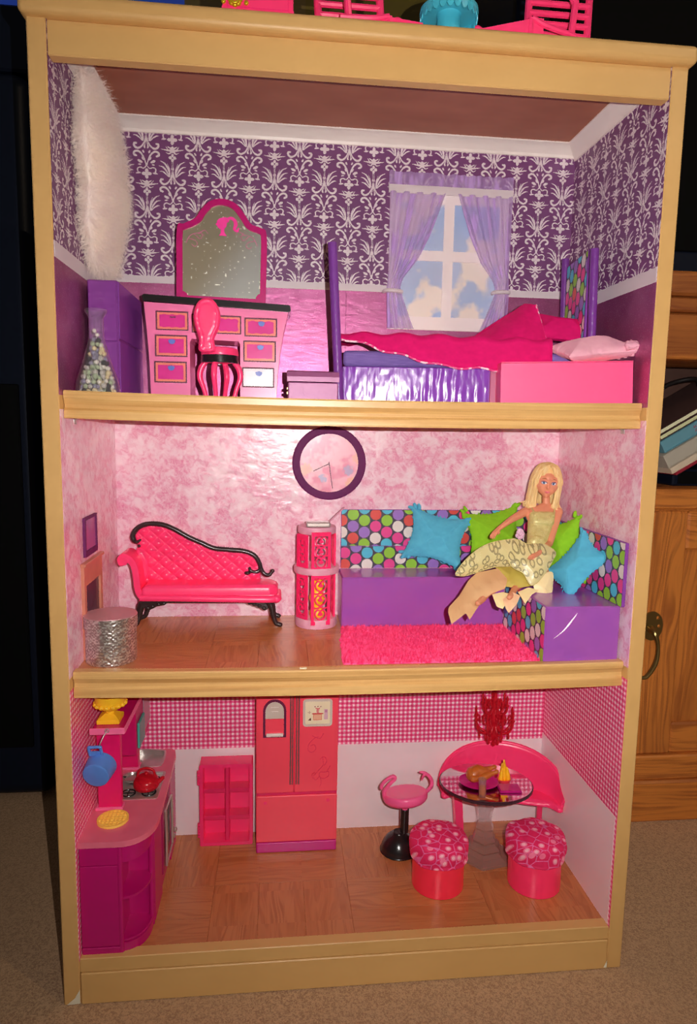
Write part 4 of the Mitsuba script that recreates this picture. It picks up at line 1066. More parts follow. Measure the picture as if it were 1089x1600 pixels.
mat('fire_dark', (76, 44, 66), rough=.25)
part(t, 'opening', box(TS + .0004, TS + .0016, .0700, .1405, Z1 + .0008, .5415, .0003), 'fire_dark')
part(t, 'mantel', box(TS + .0004, TS + .0075, .058, .153, .5683, .5725, .0006), 'fire_tan')
mat('scrap_cream', (240, 226, 190), rough=.8)
single('paper_scrap', jitter(rbox(.3020, .3115, .0135, .0180, .4437, .4455, .0007), .0008, 300, 4), 'scrap_cream', 'tiny cream paper scrap on the front edge of the living room floor', 'scrap', 30)

# ================================================================== kitchen (bottom storey)
# --- play kitchen along the left wall
t = thing('play_kitchen', 'magenta play kitchen with rounded pink worktop, sink and hob along the left wall', 'play kitchen')
def quarter(x0, xr, yf, y0, n=14):
    """corner region: from (x0, yf) round to (xr, y0)"""
    return [(x0 + (xr - x0) * math.sin(a), y0 - (y0 - yf) * math.cos(a)) for a in np.linspace(0, math.pi / 2, n)]
kz = Z0 + .0003
part(t, 'body', [box(.0225, .0715, .0110, .252, kz, .2135, .0012), box(.0705, .1035, .0640, .252, kz, .2135, .001), box(.0225, .0710, .0085, .0110, .0735, .1870, .0008), box(.0225, .0710, .0080, .0110, .1885, .2130, .0008),
                 box(.0225, .0715, .0075, .0112, kz, .0728, .001), tube([(.0725, .0105, kz), (.0725, .0105, .2135)], .0032, 14)], 'magenta', 30)
mat('magenta_dark', (160, 12, 88), rough=.32)
for z0, z1, nm in ((kz, .0760, 'corner_base'), (.1380, .1415, 'corner_shelf'), (.1900, .2135, 'corner_band')):
    q = Polygon([(.0715, .066), (.0715, .0105)] + quarter(.0735, .1045, .0105, .050) + [(.1045, .066)])
    part(t, nm, prism(q, 'xy', z0, z1), 'magenta', 30)
part(t, 'corner_post', tube([(.1025, .0600, kz), (.1025, .0600, .2135)], .0035, 14), 'magenta', 40)
part(t, 'corner_rail', tube([(x, y, .0800) for x, y in quarter(.0735, .1040, .0110, .050)], .0014, 8), 'magenta', 40)
part(t, 'side_panel', box(.1030, .1062, .066, .122, kz, .2132, .001), 'magenta')
part(t, 'side_panel', box(.1030, .1068, .198, .252, kz, .2132, .001), 'magenta')
ov = part(t, 'oven_door', box(.1032, .1072, .126, .194, .088, .190, .0012), 'magenta_dark')
part(ov, 'oven_frame', [tube([(.1105, .132, .186), (.1112, .134, .140), (.1105, .1365, .0965)], .0021, 10), tube([(.1105, .186, .180), (.1112, .188, .140), (.1105, .190, .0985)], .0021, 10), tube([(.1105, .132, .186), (.1105, .186, .180)], .0016, 8), tube([(.1105, .1365, .0965), (.1105, .190, .0985)], .0016, 8)], 'steel', 40, label='silver oven door frame')
part(ov, 'window', box(.1070, .1080, .140, .184, .108, .170, .0004), 'black_plastic')
part(t, 'knob', [ell((.1098, .2080, .0985), (.0032, .0042, .0042), 2)], 'silver_plastic', True)
part(t, 'knob', [ell((.1098, .2250, .0985), (.0032, .0042, .0042), 2)], 'silver_plastic', True)
mat('worktop_pink', fn=lambda p, n, uv: mix(C(232, 116, 142), C(222, 102, 130), fbm(p.x * 60, p.y * 60, p.z * 60, 2)), rough=.3, spec=.5)
ct = Polygon([(.0212, .255), (.0212, .0065)] + quarter(.0735, .1150, .0060, .0560) + [(.1140, .110), (.1110, .2350), (.1075, .2500), (.1000, .255)])
sink_h = Polygon(catmull([(.045, .2000), (.086, .1985), (.0935, .205), (.0930, .240), (.085, .2500), (.045, .2500)], 5, True))
hob = sbox(.0440, .1050, .1030, .1790).buffer(-.003).buffer(.003)
part(t, 'worktop', prism(ct.difference(sink_h).difference(hob), 'xy', .2142, .2222), 'worktop_pink', 30)
def basin(poly, z0, z1, wall=.0012):
    return [prism(poly.difference(poly.buffer(-wall)), 'xy', z0, z1), prism(poly, 'xy', z0 - .001, z0)]
part(t, 'sink', basin(sink_h.buffer(-.0001), .2143, .2225) + [prism(sink_h.buffer(.0018).difference(sink_h.buffer(-.0012)), 'xy', .2224, .2230)], 'steel', 30, label='steel sink')
part(t, 'hob', [prism(hob, 'xy', .2150, .2205), prism(hob.buffer(.0014).difference(hob.buffer(-.002)), 'xy', .2206, .2232)], 'steel', 30, label='steel hob')
for bx_, by_ in ((.060, .1240), (.089, .1240), (.060, .1600), (.089, .1600)):
    part(t, 'burner', [tube([(bx_ + .0095 * math.cos(a), by_ + .0095 * math.sin(a), .2212) for a in np.arange(24) * 2 * np.pi / 24], .0010, 6, closed=True)] +
         [box(bx_ - .009, bx_ + .009, by_ - .0006, by_ + .0006, .2206, .2222, .0003), box(bx_ - .0006, bx_ + .0006, by_ - .009, by_ + .009, .2206, .2222, .0003)], 'black_plastic', 30)
mat('tower_magenta', (224, 24, 104), rough=.3)
mat('hood_magenta', (196, 18, 98), rough=.3)
part(t, 'hood_pillar', box(.0290, .0605, .0800, .0905, .2255, .3400, .0012), 'tower_magenta')
part(t, 'hood_pillar', box(.0350, .0605, .1900, .2050, .2255, .2640, .0012), 'tower_magenta')
part(t, 'pillar_foot', box(.0252, .0620, .0775, .0930, .2223, .2268, .0008), 'soft_pink')
part(t, 'pillar_foot', box(.0325, .0625, .1875, .2070, .2223, .2262, .0008), 'soft_pink')
hd = part(t, 'hood', [box(.0330, .0672, .1500, .2480, .2640, .3480, .0015), hull([(.0340, .0700, .3400), (.0700, .0700, .3400), (.0340, .150, .3400), (.0700, .150, .3400), (.0325, .052, .3488), (.0722, .052, .3488), (.0325, .150, .3488), (.0722, .150, .3488)])], 'hood_magenta')
part(t, 'hood_shelf', [box(.0306, .0745, .0450, .2500, .3489, .3522, .0008)], 'hood_magenta')
part(t, 'hood_shelf_edge', box(.0302, .0748, .0436, .0452, .3486, .3575, .0005), 'soft_pink', label='pale pink shelf edge')
part(t, 'hood_shelf_edge', box(.0738, .0752, .0455, .2500, .3486, .3575, .0005), 'soft_pink')
part(t, 'back_cabinet', box(.0306, .0700, .1750, .2500, .3530, .4100, .0015), 'hood_magenta')
mat('teal_plastic', (70, 170, 156), rough=.3)
part(hd, 'teal_panel', rbox(.0675, .0712, .1560, .1960, .2730, .3120, .0012), 'teal_plastic', 30, label='teal panel on the hood side')
mat('grey_clear', (170, 130, 146), rough=.25)
part(hd, 'side_window', box(.0673, .0695, .2000, .2450, .280, .345, .0008), 'grey_clear')
# things on and around the play kitchen
t = thing('stand_mixer_bowl', 'yellow toy bowl on a square foot standing on the play kitchen hood shelf', 'bowl')
part(t, 'foot', [box(.0335, .0635, .0660, .0950, .3524, .3585, .0008), hull([(.0350, .0675, .3585), (.062, .0675, .3585), (.035, .0935, .3585), (.062, .0935, .3585), (.0425, .0750, .3640), (.0545, .0750, .3640), (.0425, .0860, .3640), (.0545, .0860, .3640)])], 'yellow_plastic')
part(t, 'bowl', lathe([(.0055, .3630), (.0060, .3670), (.0120, .3700), (.0178, .3740), (.0198, .3800), (.0205, .3900), (.0198, .3905), (.0190, .3815), (.0150, .3745), (0, .3735)], 40, (.0490, .0800, 0)), 'yellow_plastic', 40)
part(t, 'ridge', [ell((.0490 + .0192 * math.cos(a), .0800 + .0192 * math.sin(a), .3775), (.0035, .0035, .0032), 2) for a in np.arange(16) * 2 * np.pi / 16], 'yellow_plastic', True)
t = thing('toy_pan', 'blue toy pan hanging from a wire hook at the play kitchen hood', 'pan')
mat('pan_blue', (88, 136, 216), rough=.3)
ax = np.array([.12, .95, .20]); ax /= np.linalg.norm(ax)
M = aim((.0412, .026, .3010), -ax, 0)
part(t, 'bowl', lathe([(0, 0.0003), (.0150, 0), (.0172, -.0016), (.0185, -.010), (.0196, -.0230), (.0186, -.0230), (.0172, -.010), (.0155, -.003), (0, -.0028)], 48, (0, 0, 0)), 'pan_blue', 40, M=M)
part(t, 'handle', [tube([(.0318, .040, .3230), (.0305, .038, .3345), (.0345, .037, .3352), (.0450, .037, .3355), (.0455, .038, .3320), (.0470, .041, .3225)], .0020, 10, 4), hull([(.0312, .0385, .3225), (.0478, .0405, .3225), (.0312, .0410, .3225), (.0478, .0435, .3225), (.0318, .0375, .3290), (.0460, .0375, .3290), (.0318, .0400, .3290), (.0460, .0400, .3290)])], 'pan_blue', 40)
part(t, 'hook', [tube([(.0440, .0375, .3340), (.0455, .0360, .3400), (.0485, .0390, .3470), (.0515, .0425, .3525), (.0530, .0420, .3560)], .0008, 8, 4), tube([(.0530 + .0026 * math.cos(a), .0424, .3550 + .0026 * math.sin(a)) for a in np.arange(16) * 2 * np.pi / 16], .0006, 6, closed=True)], 'steel', True, label='wire hook')
t = thing('waffle', 'round yellow toy waffle lying on the play kitchen worktop', 'food')
mat('waffle_yellow', (248, 208, 92), rough=.5)
wg = Point(.0545, .0545).buffer(.0205, 24)
cells = unary_union([sbox(.0545 + i * .0052 - .0019, .0545 + j * .0052 - .0019, .0545 + i * .0052 + .0019, .0545 + j * .0052 + .0019) for i in range(-4, 5) for j in range(-4, 5)]).intersection(wg.buffer(-.0022))
part(t, 'base', prism(wg, 'xy', .2224, .2240), 'waffle_yellow')
part(t, 'grid', prism(wg.difference(cells), 'xy', .2240, .2257), 'waffle_yellow')
t = thing('toy_kettle', 'translucent red toy kettle on the steel hob', 'kettle')
scene['red_clear'] = {'type': 'blendbsdf', 'weight': .72, 'a': {'type': 'thindielectric', 'int_ior': 1.4, 'specular_transmittance': {'type': 'rgb', 'value': [.9, .1, .14]}},
                      'b': {'type': 'twosided', 'bsdf': {'type': 'principled', 'base_color': {'type': 'rgb', 'value': C(206, 24, 44)}, 'roughness': .18, 'specular': .7}}}
kx_, ky_ = .0840, .1330
part(t, 'body', lathe([(0, .2236), (.0140, .2236), (.0178, .2270), (.0185, .2320), (.0160, .2385), (.0090, .2430), (0, .2440)], 40, (kx_, ky_, 0), 3), 'red_clear', True)
part(t, 'spout', tube([(kx_ + .0140, ky_, .2310), (kx_ + .0220, ky_ - .001, .2370), (kx_ + .0250, ky_ - .001, .2400)], [.0045, .003, .0022], 10, 4), 'red_clear', True)
part(t, 'handle', tube([(kx_ - .013, ky_, .2390), (kx_ - .010, ky_, .2500), (kx_, ky_, .2540), (kx_ + .010, ky_, .2500), (kx_ + .013, ky_, .2390)], .0017, 8, 4), 'red_clear', True)
part(t, 'lid_knob', ell((kx_, ky_, .2460), (.0030, .0030, .0026), 2), 'red_clear', True)
t = thing('frying_pan', 'small grey toy pan with dark handle on the left of the steel hob', 'pan')
part(t, 'body', lathe([(0, .2226), (.0115, .2226), (.0135, .2275), (.0125, .2275), (.0108, .2240), (0, .2236)], 32, (.0585, .1600, 0)), 'silver_plastic', 40)
part(t, 'handle', tube([(.0490, .1600, .2265), (.0400, .1580, .2285)], .0013, 8), 'black_plastic', True)

# --- open pink crate
t = thing('compartment_crate', 'open hot pink plastic crate with six compartments leaning beside the fridge', 'crate')
mat('crate_pink', (244, 44, 112), rough=.3)
x0, x1, z0, z1, yf, yb = .1485, .2345, Z0 + .0003, .2045, .2300, .2600
part(t, 'back', box(x0, x1, yb - .002, yb, z0, z1, .001), 'crate_pink')
shell = sbox(x0, z0, x1, z1).buffer(-.003).buffer(.003)
part(t, 'rim', prism(shell.difference(shell.buffer(-.0055)), 'xz', yf, yb - .002), 'crate_pink', 25)
mat('crate_divider', (222, 30, 94), rough=.3)
part(t, 'divider', box(.1895, .1962, yf + .004, yb - .0021, z0 + .0055, z1 - .0055, .001), 'crate_divider')
for z in (.1085, .1560): part(t, 'divider', box(x0 + .0055, x1 - .0055, yf + .005, yb - .0021, z - .0038, z + .0038, .001), 'crate_divider')
for zc in (.179, .0870): part(t, 'hinge', [rbox(x0 - .0042, x0 + .0005, yf + .004, yf + .010, zc - .012 + i * .0052, zc - .0085 + i * .0052, .0010) for i in range(5)], 'crate_pink', 30)

# --- fridge
t = thing('toy_fridge', 'coral pink toy fridge with silver handles and a water dispenser', 'fridge')
mat('fridge_coral', (248, 76, 98), rough=.32)
FX0, FX1, FY = .2408, .3716, .2050
part(t, 'body', box(FX0 + .001, FX1 - .001, FY + .006, D - .003, Z0 + .0003, .3740, .0015), 'hot_pink')
mat('fridge_base', (200, 26, 130), rough=.25)
part(t, 'base', rbox(FX0 + .0002, FX1 - .0002, FY - .0010, FY + .030, Z0 + .0003, .0800, .002), 'fridge_base', 30, label='magenta base')
part(t, 'freezer_drawer', rbox(FX0, FX1, FY - .001, FY + .0055, .0812, .1610, .0018), 'fridge_coral', 30)
part(t, 'screw', [lathe([(0, 0), (.0028, 0), (.0028, .0008), (0, .0008)], 16, (0, 0, 0))], 'crate_pink', 30, M=FRAME((.2555, FY - .0010, .1500), [1, 0, 0], [0, 0, 1], [0, -1, 0]))
part(t, 'screw', [lathe([(0, 0), (.0028, 0), (.0028, .0008), (0, .0008)], 16, (0, 0, 0))], 'crate_pink', 30, M=FRAME((.3567, FY - .0010, .1513), [1, 0, 0], [0, 0, 1], [0, -1, 0]))
part(t, 'seam', box(FX0 + .0005, FX1 - .0005, FY + .001, FY + .0058, .1611, .1660, .0003), 'crate_divider')
d1 = part(t, 'door', rbox(FX0, .3012, FY - .001, FY + .0055, .1662, .3735, .0018), 'fridge_coral', 30)
d2 = part(t, 'door', rbox(.3018, FX1, FY - .001, FY + .0055, .1662, .3735, .0018), 'fridge_coral', 30)
mat('handle_grey', (158, 120, 126), rough=.25, metal=.6)
part(d1, 'handle', [tube([(.2952, FY - .0028, .1815), (.2956, FY - .0032, .250), (.2952, FY - .0028, .3600)], .0011, 8), tube([(.2988, FY - .0026, .1815), (.2988, FY - .0026, .3600)], .0009, 8)], 'handle_grey', True, label='thin silver handle')
part(d2, 'handle', [tube([(.3048, FY - .0026, .1815), (.3048, FY - .0026, .3600)], .0009, 8), tube([(.3088, FY - .0028, .1815), (.3084, FY - .0032, .250), (.3088, FY - .0028, .3600)], .0011, 8)], 'handle_grey', True, label='thin silver handle')
arch = Polygon([(.2520, .2620), (.2882, .2620)] + [(.2701 + .0181 * math.cos(a), .3050 + .0195 * math.sin(a)) for a in np.linspace(0, math.pi, 24)]).buffer(0)
mat('arch_frame', (104, 34, 70), rough=.35)
part(d1, 'dispenser_frame', prism(arch.difference(arch.buffer(-.0034)), 'xz', FY - .0036, FY - .0009), 'arch_frame', 25, label='dark arched dispenser frame')
ai = arch.buffer(-.0034)
mat('dispenser_grey', (206, 190, 180), rough=.4)
part(d1, 'dispenser_panel', prism(ai.intersection(sbox(.2, .2925, .3, .34)), 'xz', FY - .0019, FY - .0011), 'dispenser_grey')
part(d1, 'dispenser_panel', prism(ai.intersection(sbox(.2, .2, .3, .2923)), 'xz', FY - .0019, FY - .0011), 'fridge_coral')
part(d1, 'dispenser_tray', rbox(.2568, .2836, FY - .0060, FY - .0015, .2638, .2688, .0012), 'white_paint', 30)
for z in (.3040, .3108): part(d1, 'dispenser_button', box(.2640, .2760, FY - .0030, FY - .0018, z, z + .0014, .0004), 'white_paint')
pr = sbox(.3160, .2795, .3605, .3225).buffer(-.004).buffer(.004)
part(d2, 'picture_frame', prism(pr.buffer(.0012).difference(pr.buffer(-.0025)), 'xz', FY - .0030, FY - .0009), 'dispenser_grey', 25)
ins = pr.buffer(-.0024)
cx_, cz_ = .338, .3000
lay = [(sbox(cx_ - .0070, cz_ - .012, cx_ + .0070, cz_ - .001), (226, 150, 122)), (sbox(cx_ - .0085, cz_ - .002, cx_ + .0085, cz_), (206, 84, 84)), (sbox(cx_ - .0062, cz_ - .0105, cx_ + .0062, cz_ - .0035), (236, 180, 150)), (sbox(cx_ - .0015, cz_, cx_ + .0022, cz_ + .0075), (226, 140, 140)), (sbox(cx_ - .0032, cz_ + .0070, cx_ + .0040, cz_ + .0082), (214, 90, 100)),
       (eli(cx_ - .004, cz_ + .0105, .0011, .0008), (150, 80, 80)), (eli(cx_ + .0006, cz_ + .0108, .0011, .0008), (150, 80, 80)), (eli(cx_ + .005, cz_ + .0105, .0011, .0008), (150, 80, 80)),
       (sbox(cx_ + .0105, cz_ - .011, cx_ + .0165, cz_ + .006), (220, 176, 190)), (sbox(cx_ + .0115, cz_ + .0005, cx_ + .0155, cz_ + .0048), (196, 130, 160)), (Polygon([(cx_ - .0150, cz_ - .0125), (cx_ - .0110, cz_ - .0075), (cx_ - .0100, cz_ - .012)]), (110, 70, 60)), (sbox(cx_ - .0155, cz_ + .0010, cx_ - .0105, cz_ + .0016), (170, 120, 110)), (sbox(cx_ - .0132, cz_ - .0012, cx_ - .0126, cz_ + .0036), (170, 120, 110))]
mm, col = flat_print((ins, (238, 222, 190)), lay, lambda v: np.column_stack([v[:, 0], np.full(len(v), FY - .0013), v[:, 1]]))
part(d2, 'print', mm, 'print', color=col, label='small print of a kitchen scene')
mat('swirl_pink', (228, 40, 84), rough=.4)
sw = [stroke([(.3400, .2600), (.3330, .2570), (.3250, .2480), (.3235, .2380), (.3300, .2340), (.3360, .2400), (.3330, .2470), (.3280, .2450)], .0008, .0009), stroke([(.3300, .2620), (.3420, .2570), (.3480, .2650)], .0008, .0008), stroke([(.3470, .2260), (.3480, .2120), (.3400, .2020), (.3330, .1930), (.3360, .1870), (.3430, .1930)], .0008, .0009),
      stroke([(.3600, .2110), (.3530, .2000), (.3440, .2000), (.3420, .1930), (.3490, .1890), (.3570, .1930), (.3570, .2000), (.3500, .2000)], .0008, .0009), stroke([(.3430, .2220), (.3490, .2260), (.3540, .2190), (.3500, .2110)], .0008, .0008), stroke([(.3440, .1910), (.3450, .1800), (.3430, .1750)], .0009, .0005), stroke([(.3345, .2000), (.3300, .1960), (.3320, .1890)], .0008, .0006)]
part(d2, 'swirl_decal', [prism(shapely.make_valid(s_), 'xz', FY - .0014 - .0001 * i, FY - .0009) for i, s_ in enumerate(sw)], 'swirl_pink')

# --- pink stool on a black foot
t = thing('toy_stool', 'pink stool with curled armrests on a domed black foot', 'stool')
SX, SY = .4805, .1980
part(t, 'foot', lathe([(0, Z0 + .0003), (.0285, Z0 + .0003), (.0292, Z0 + .0025), (.0270, .0740), (.0200, .0850), (.0105, .0925), (.0085, .0950), (0, .0950)], 48, (SX - .006, SY, 0), 3), 'black_plastic', True, label='domed black foot')
part(t, 'post', lathe([(0, .0940), (.0070, .0940), (.0070, .1330), (.0064, .1338), (0, .1338)], 28, (SX + .0025, SY, 0)), 'black_plastic', 40)
mat('stool_pink', (240, 92, 150), rough=.32)
part(t, 'neck', lathe([(0, .1338), (.0050, .1338), (.0050, .1480), (0, .1480)], 24, (SX + .0025, SY, 0)), 'stool_pink', 40)
st = lathe([(0, -.008), (.026, -.009), (.0345, -.005), (.0368, .002), (.0345, .0075), (.026, .0080), (.012, .0070), (0, .0068)], 56, (0, 0, 0), 4)
part(t, 'seat', st, 'stool_pink', True, M=TR(SX + .0025, SY, .1555) @ ROT(-5, [0, 1, 0]) @ ROT(-11, [1, 0, 0]))
part(t, 'armrest', tube([(.4485, .196, .1560), (.4470, .194, .1660), (.4500, .193, .1730), (.4575, .192, .1830), (.4640, .192, .1900), (.4610, .192, .1945), (.4520, .192, .1900), (.4440, .192, .1820), (.4420, .192, .1760), (.4440, .192, .1740)], [.0034, .0032, .0030, .0030, .0030, .0030, .0028, .0028, .0028, .0026], 10, 5), 'stool_pink', True)
part(t, 'armrest', [tube([(.5160, .197, .1620), (.5235, .195, .1700), (.5260, .194, .1790), (.5220, .193, .1900), (.5140, .192, .1975), (.5090, .192, .1995), (.5035, .192, .2005)], [.0034, .0032, .0030, .0030, .0028, .0022, .0010], 10, 5), tube([(.5125, .192, .1965), (.5100, .192, .1910), (.5085, .192, .1855)], [.0024, .0018, .0008], 8, 4)], 'stool_pink', True)

# --- curved bench
t = thing('curved_bench', 'hot pink curved bench with tall rounded back behind the mirror topped table', 'bench')
ha = np.array([.7300, .1640, 0]); hb_ = np.array([.5560, .2180, 0])
mid = (ha + hb_) / 2; e1 = (ha - hb_) / np.linalg.norm(ha - hb_); e2 = np.array([-e1[1], e1[0], 0]); aa, bb = .0925, .0560
nU, nV = 60, 12
th_ = np.linspace(math.pi * 1.0, 0, nU)
V_ = np.linspace(0, 1, nV)
crv = np.array([mid + e1 * aa * math.cos(a) + e2 * bb * math.sin(a) for a in th_])
topz = .1580 + .0580 * np.sin(th_) ** .75
botz = .1400 + 0 * th_
out_ = np.array([e1 * math.cos(a) + e2 * math.sin(a) for a in th_])
def shell_(th):
    X = crv[:, None, :] + out_[:, None, :] * (.010 * V_[None, :, None])
    Z = botz[:, None] + (topz - botz)[:, None] * V_[None]
    return grid_mesh(X[..., 0], X[..., 1], Z, th)
part(t, 'back', [shell_(.0050), tube(np.column_stack([crv[:, 0] + out_[:, 0] * .010, crv[:, 1] + out_[:, 1] * .010, topz]), .0028, 10)], 'hot_pink', True)
seat_out = [tuple(q[:2]) for q in crv] + [tuple((mid + e1 * aa * math.cos(a) * .90 + e2 * .012)[:2]) for a in (0.25, .9, 1.6, 2.3, 2.9)]
sp = Polygon(seat_out).buffer(.006)
part(t, 'seat', dome(sp, lambda d, x, y: .1440 + rnd(d, .004, .006), lambda d, x, y: .1400 - rnd(d, .002, .006), .004), 'hot_pink', 50)
part(t, 'leg', prism([(.5720, .1360), (.5860, .1360), (.5920, Z0 + .0003), (.5790, Z0 + .0003), (.5760, .100)], 'xz', .222, .240), 'hot_pink', 30)
part(t, 'leg', tube([(.7200, .215, .1360), (.7230, .222, Z0 + .0003)], [.0048, .0046], 14), 'hot_pink', 40)

# --- mirror topped table on a glass candle holder
t = thing('mirror_table', 'round mirror topped table on a clear glass candle holder base', 'table')
TXc, TYc = .6110, .1660
nn = 6
def hexl(prof):
    m = lathe(prof, 6, (0, 0, 0)); return m
part(t, 'pedestal', hexl([(0, Z0 + .0004), (.0440, Z0 + .0004), (.0440, .0670), (.0330, .0720), (.0270, .0780), (.0290, .0810), (.0255, .0850), (.0190, .0890), (.0205, .0930), (.0165, .1010), (.0145, .1090), (.0160, .1130), (.0120, .1200), (.0115, .1300), (.0140, .1450), (.0185, .1600), (.0230, .1720), (.0250, .1800), (.0240, .1850), (.0190, .1870), (0, .1870)]), 'clear_glass', False, label='clear glass candle holder', M=TR(TXc, TYc + .008, 0) @ RZ(12))
PM = ROT(-5.5, [1, 0, 0], (TXc, TYc, .1875))     # the mirror lies tilted on its base, and so does what stands on it
mat('mirror_top', (222, 206, 212), rough=.04, metal=1.0)
mat('dark_edge', (60, 34, 46), rough=.2)
part(t, 'top', lathe([(0, .1875), (.0700, .1875), (.0735, .1895), (.0738, .1925), (.0725, .1935), (.0719, .1936)], 80, (TXc - .004, TYc, 0)), 'dark_edge', 40)
part(t, 'mirror', lathe([(.0722, .1935), (.0718, .1940), (.02, .1940), (0, .1940)], 80, (TXc - .004, TYc, 0)), 'mirror_top', 40, label='round mirror')
t = thing('toy_turkey', 'brown roast toy turkey on a magenta plate', 'food')
part(t, 'plate', lathe([(0, .1943), (.022, .1943), (.0300, .1965), (.0315, .1985), (.0305, .1990), (.0240, .1968), (0, .1962)], 48, (.5930, .1600, 0)), 'fridge_base', 40, label='magenta plate')
mat('turkey_brown', fn=lambda p, n, uv: mix(C(206, 120, 48), C(168, 74, 30), fbm(p.x * 80, p.y * 80, p.z * 80, 3)), rough=.25, spec=.7)
def sph(c, r, n=20): return m3.Manifold.sphere(r, n).translate(list(map(float, c)))
def bone(a, b, ra, rb): return m3.Manifold.batch_hull([sph(a, ra), sph(b, rb)])
def fuse(bones, edge, it=12):
    m = bones[0]
    for b in bones[1:]: m = m + b
    m = m.refine_to_length(edge)
    g = m.to_mesh()
    tm_ = trimesh.Trimesh(np.array(g.vert_properties[:, :3], float), np.array(g.tri_verts), process=True)
    trimesh.smoothing.filter_taubin(tm_, iterations=it)
    return tm_
tc = np.array([.5930, .1600, .2080])
tk = fuse([m3.Manifold.batch_hull([sph(tc + [-.008, 0, .001], .0125), sph(tc + [.010, 0, .002], .0095), sph(tc + [-.002, 0, .005], .0110)]), bone(tc + [.004, -.010, 0], tc + [.020, -.010, .006], .0065, .0036), bone(tc + [.004, .010, .001], tc + [.022, .008, .006], .0065, .0036),
           bone(tc + [.020, -.010, .006], tc + [.0265, -.010, .008], .0026, .0036), bone(tc + [.022, .008, .006], tc + [.0285, .008, .008], .0026, .0036), bone(tc + [-.012, -.012, -.001], tc + [.002, -.013, .001], .0048, .0040), bone(tc + [-.012, .012, -.001], tc + [.002, .013, .001], .0048, .0040)], .0014, 10)
part(t, 'bird', tk, 'turkey_brown', True)
t = thing('toy_glass', 'tiny clear drinking glass with an amber drink on the mirror table', 'glass')
part(t, 'cup', lathe([(0, .1944), (.0048, .1944), (.0054, .2000), (.0060, .2230), (.0056, .2230), (.0050, .2010), (0, .1990)], 28, (.5845, .1120, 0)), 'clear_thin', True)
mat('amber', (206, 96, 24), rough=.2)
part(t, 'drink', lathe([(0, .1996), (.0046, .1996), (.0050, .2110), (0, .2110)], 24, (.5845, .1120, 0)), 'amber', 40)
t = thing('toy_candles', 'yellow toy candle group on a small pink dish', 'candle')
part(t, 'dish', lathe([(0, .1943), (.0085, .1943), (.0110, .1990), (.0100, .1994), (0, .1965)], 32, (.6355, .1620, 0)), 'pink_red', 40)
mat('flame_yellow', (252, 188, 30), rough=.3)
for (ox, oy, h_) in ((0, 0, .033), (-.0050, -.002, .021), (.0052, -.002, .022), (-.002, .004, .026), (.003, .004, .027)):
    part(t, 'candle', tube([(.6355 + ox * 1.25, .162 + oy, .1970), (.6355 + ox, .162 + oy, .1970 + h_ * .5), (.6355 + ox * .7, .162 + oy, .1970 + h_)], [.0040, .0034, .0012], 10, 4), 'flame_yellow', True)
t = thing('toy_napkin', 'folded magenta napkin lying on the mirror table', 'napkin')
part(t, 'cloth', [jitter(rbox(-.0170, .0170, -.0140, .0140, .1942, .1962, .0009), .0004, 120, 3), rbox(-.0160, .0165, -.0135, .0120, .1964, .1978, .0006)], 'fridge_base', 30, M=TR(.6345, .1350, 0) @ RZ(-6))

PM = None
# --- red chandelier
t = thing('toy_chandelier', 'translucent red ornate chandelier hanging above the curved bench', 'chandelier')
HX, HY = .6365, .2250
part(t, 'stem', [lathe([(0, .2230), (.0022, .2245), (.0042, .2285), (.0020, .2330), (.0060, .2400), (.0085, .2480), (.0040, .2560), (.0065, .2660), (.0110, .2740), (.0060, .2830), (.0042, .2930), (.0075, .3000), (.0035, .3080), (.0028, .3200), (.0010, .3240), (.0008, Z1 - .0205), (0, Z1 - .0205)], 20, (HX, HY, 0))], 'red_clear', True)
def arm_(a, zr, R, drop, up):
    ca, sa = math.cos(a), math.sin(a) * .72
    P = lambda r, z: (HX + ca * r, HY + sa * r, z)
    m_ = [tube([P(.004, zr), P(R * .45, zr - drop), P(R * .85, zr - drop * .6), P(R, zr + up * .3), P(R * .86, zr + up * .55), P(R * .76, zr + up * .25)], [.0024, .0022, .0020, .0018, .0014, .0010], 7, 5),
          tube([P(R * .30, zr + .004), P(R * .48, zr + .015), P(R * .64, zr + .010), P(R * .55, zr + .002)], [.0015, .0016, .0013, .0010], 6, 4),
          lathe([(.0010, zr + up * .3), (.0038, zr + up * .3 + .004), (.0016, zr + up * .3 + .006), (.0016, zr + up * .3 + .0135), (.0022, zr + up * .3 + .0155), (.0003, zr + up * .3 + .0215)], 10, P(R, 0))]
    for k_, rr in enumerate((.45, .80)):
        z_ = zr - drop * (.95 if k_ == 0 else .75)
        m_ += [tube([P(R * rr, z_), P(R * rr, z_ - .004)], .0005, 5), ell((P(R * rr, 0)[0], P(R * rr, 0)[1], z_ - .0080), (.0020, .0020, .0042), 1)]
    return m_
for k in range(8): part(t, 'arm', arm_(k * math.pi / 4 + .2, .2620, .0330, .0130, .0240), 'red_clear', True)
for k in range(6): part(t, 'arm', arm_(k * math.pi / 3 + .5, .2900, .0215, .0090, .0140), 'red_clear', True)
for k in range(5): part(t, 'pendant', [tube([(HX + .013 * math.cos(k * 1.257), HY + .010 * math.sin(k * 1.257), .2500), (HX + .013 * math.cos(k * 1.257), HY + .010 * math.sin(k * 1.257), .2380)], .0012, 6), ell((HX + .013 * math.cos(k * 1.257), HY + .010 * math.sin(k * 1.257), .2350), (.0026, .0026, .0050), 2)], 'red_clear', True)

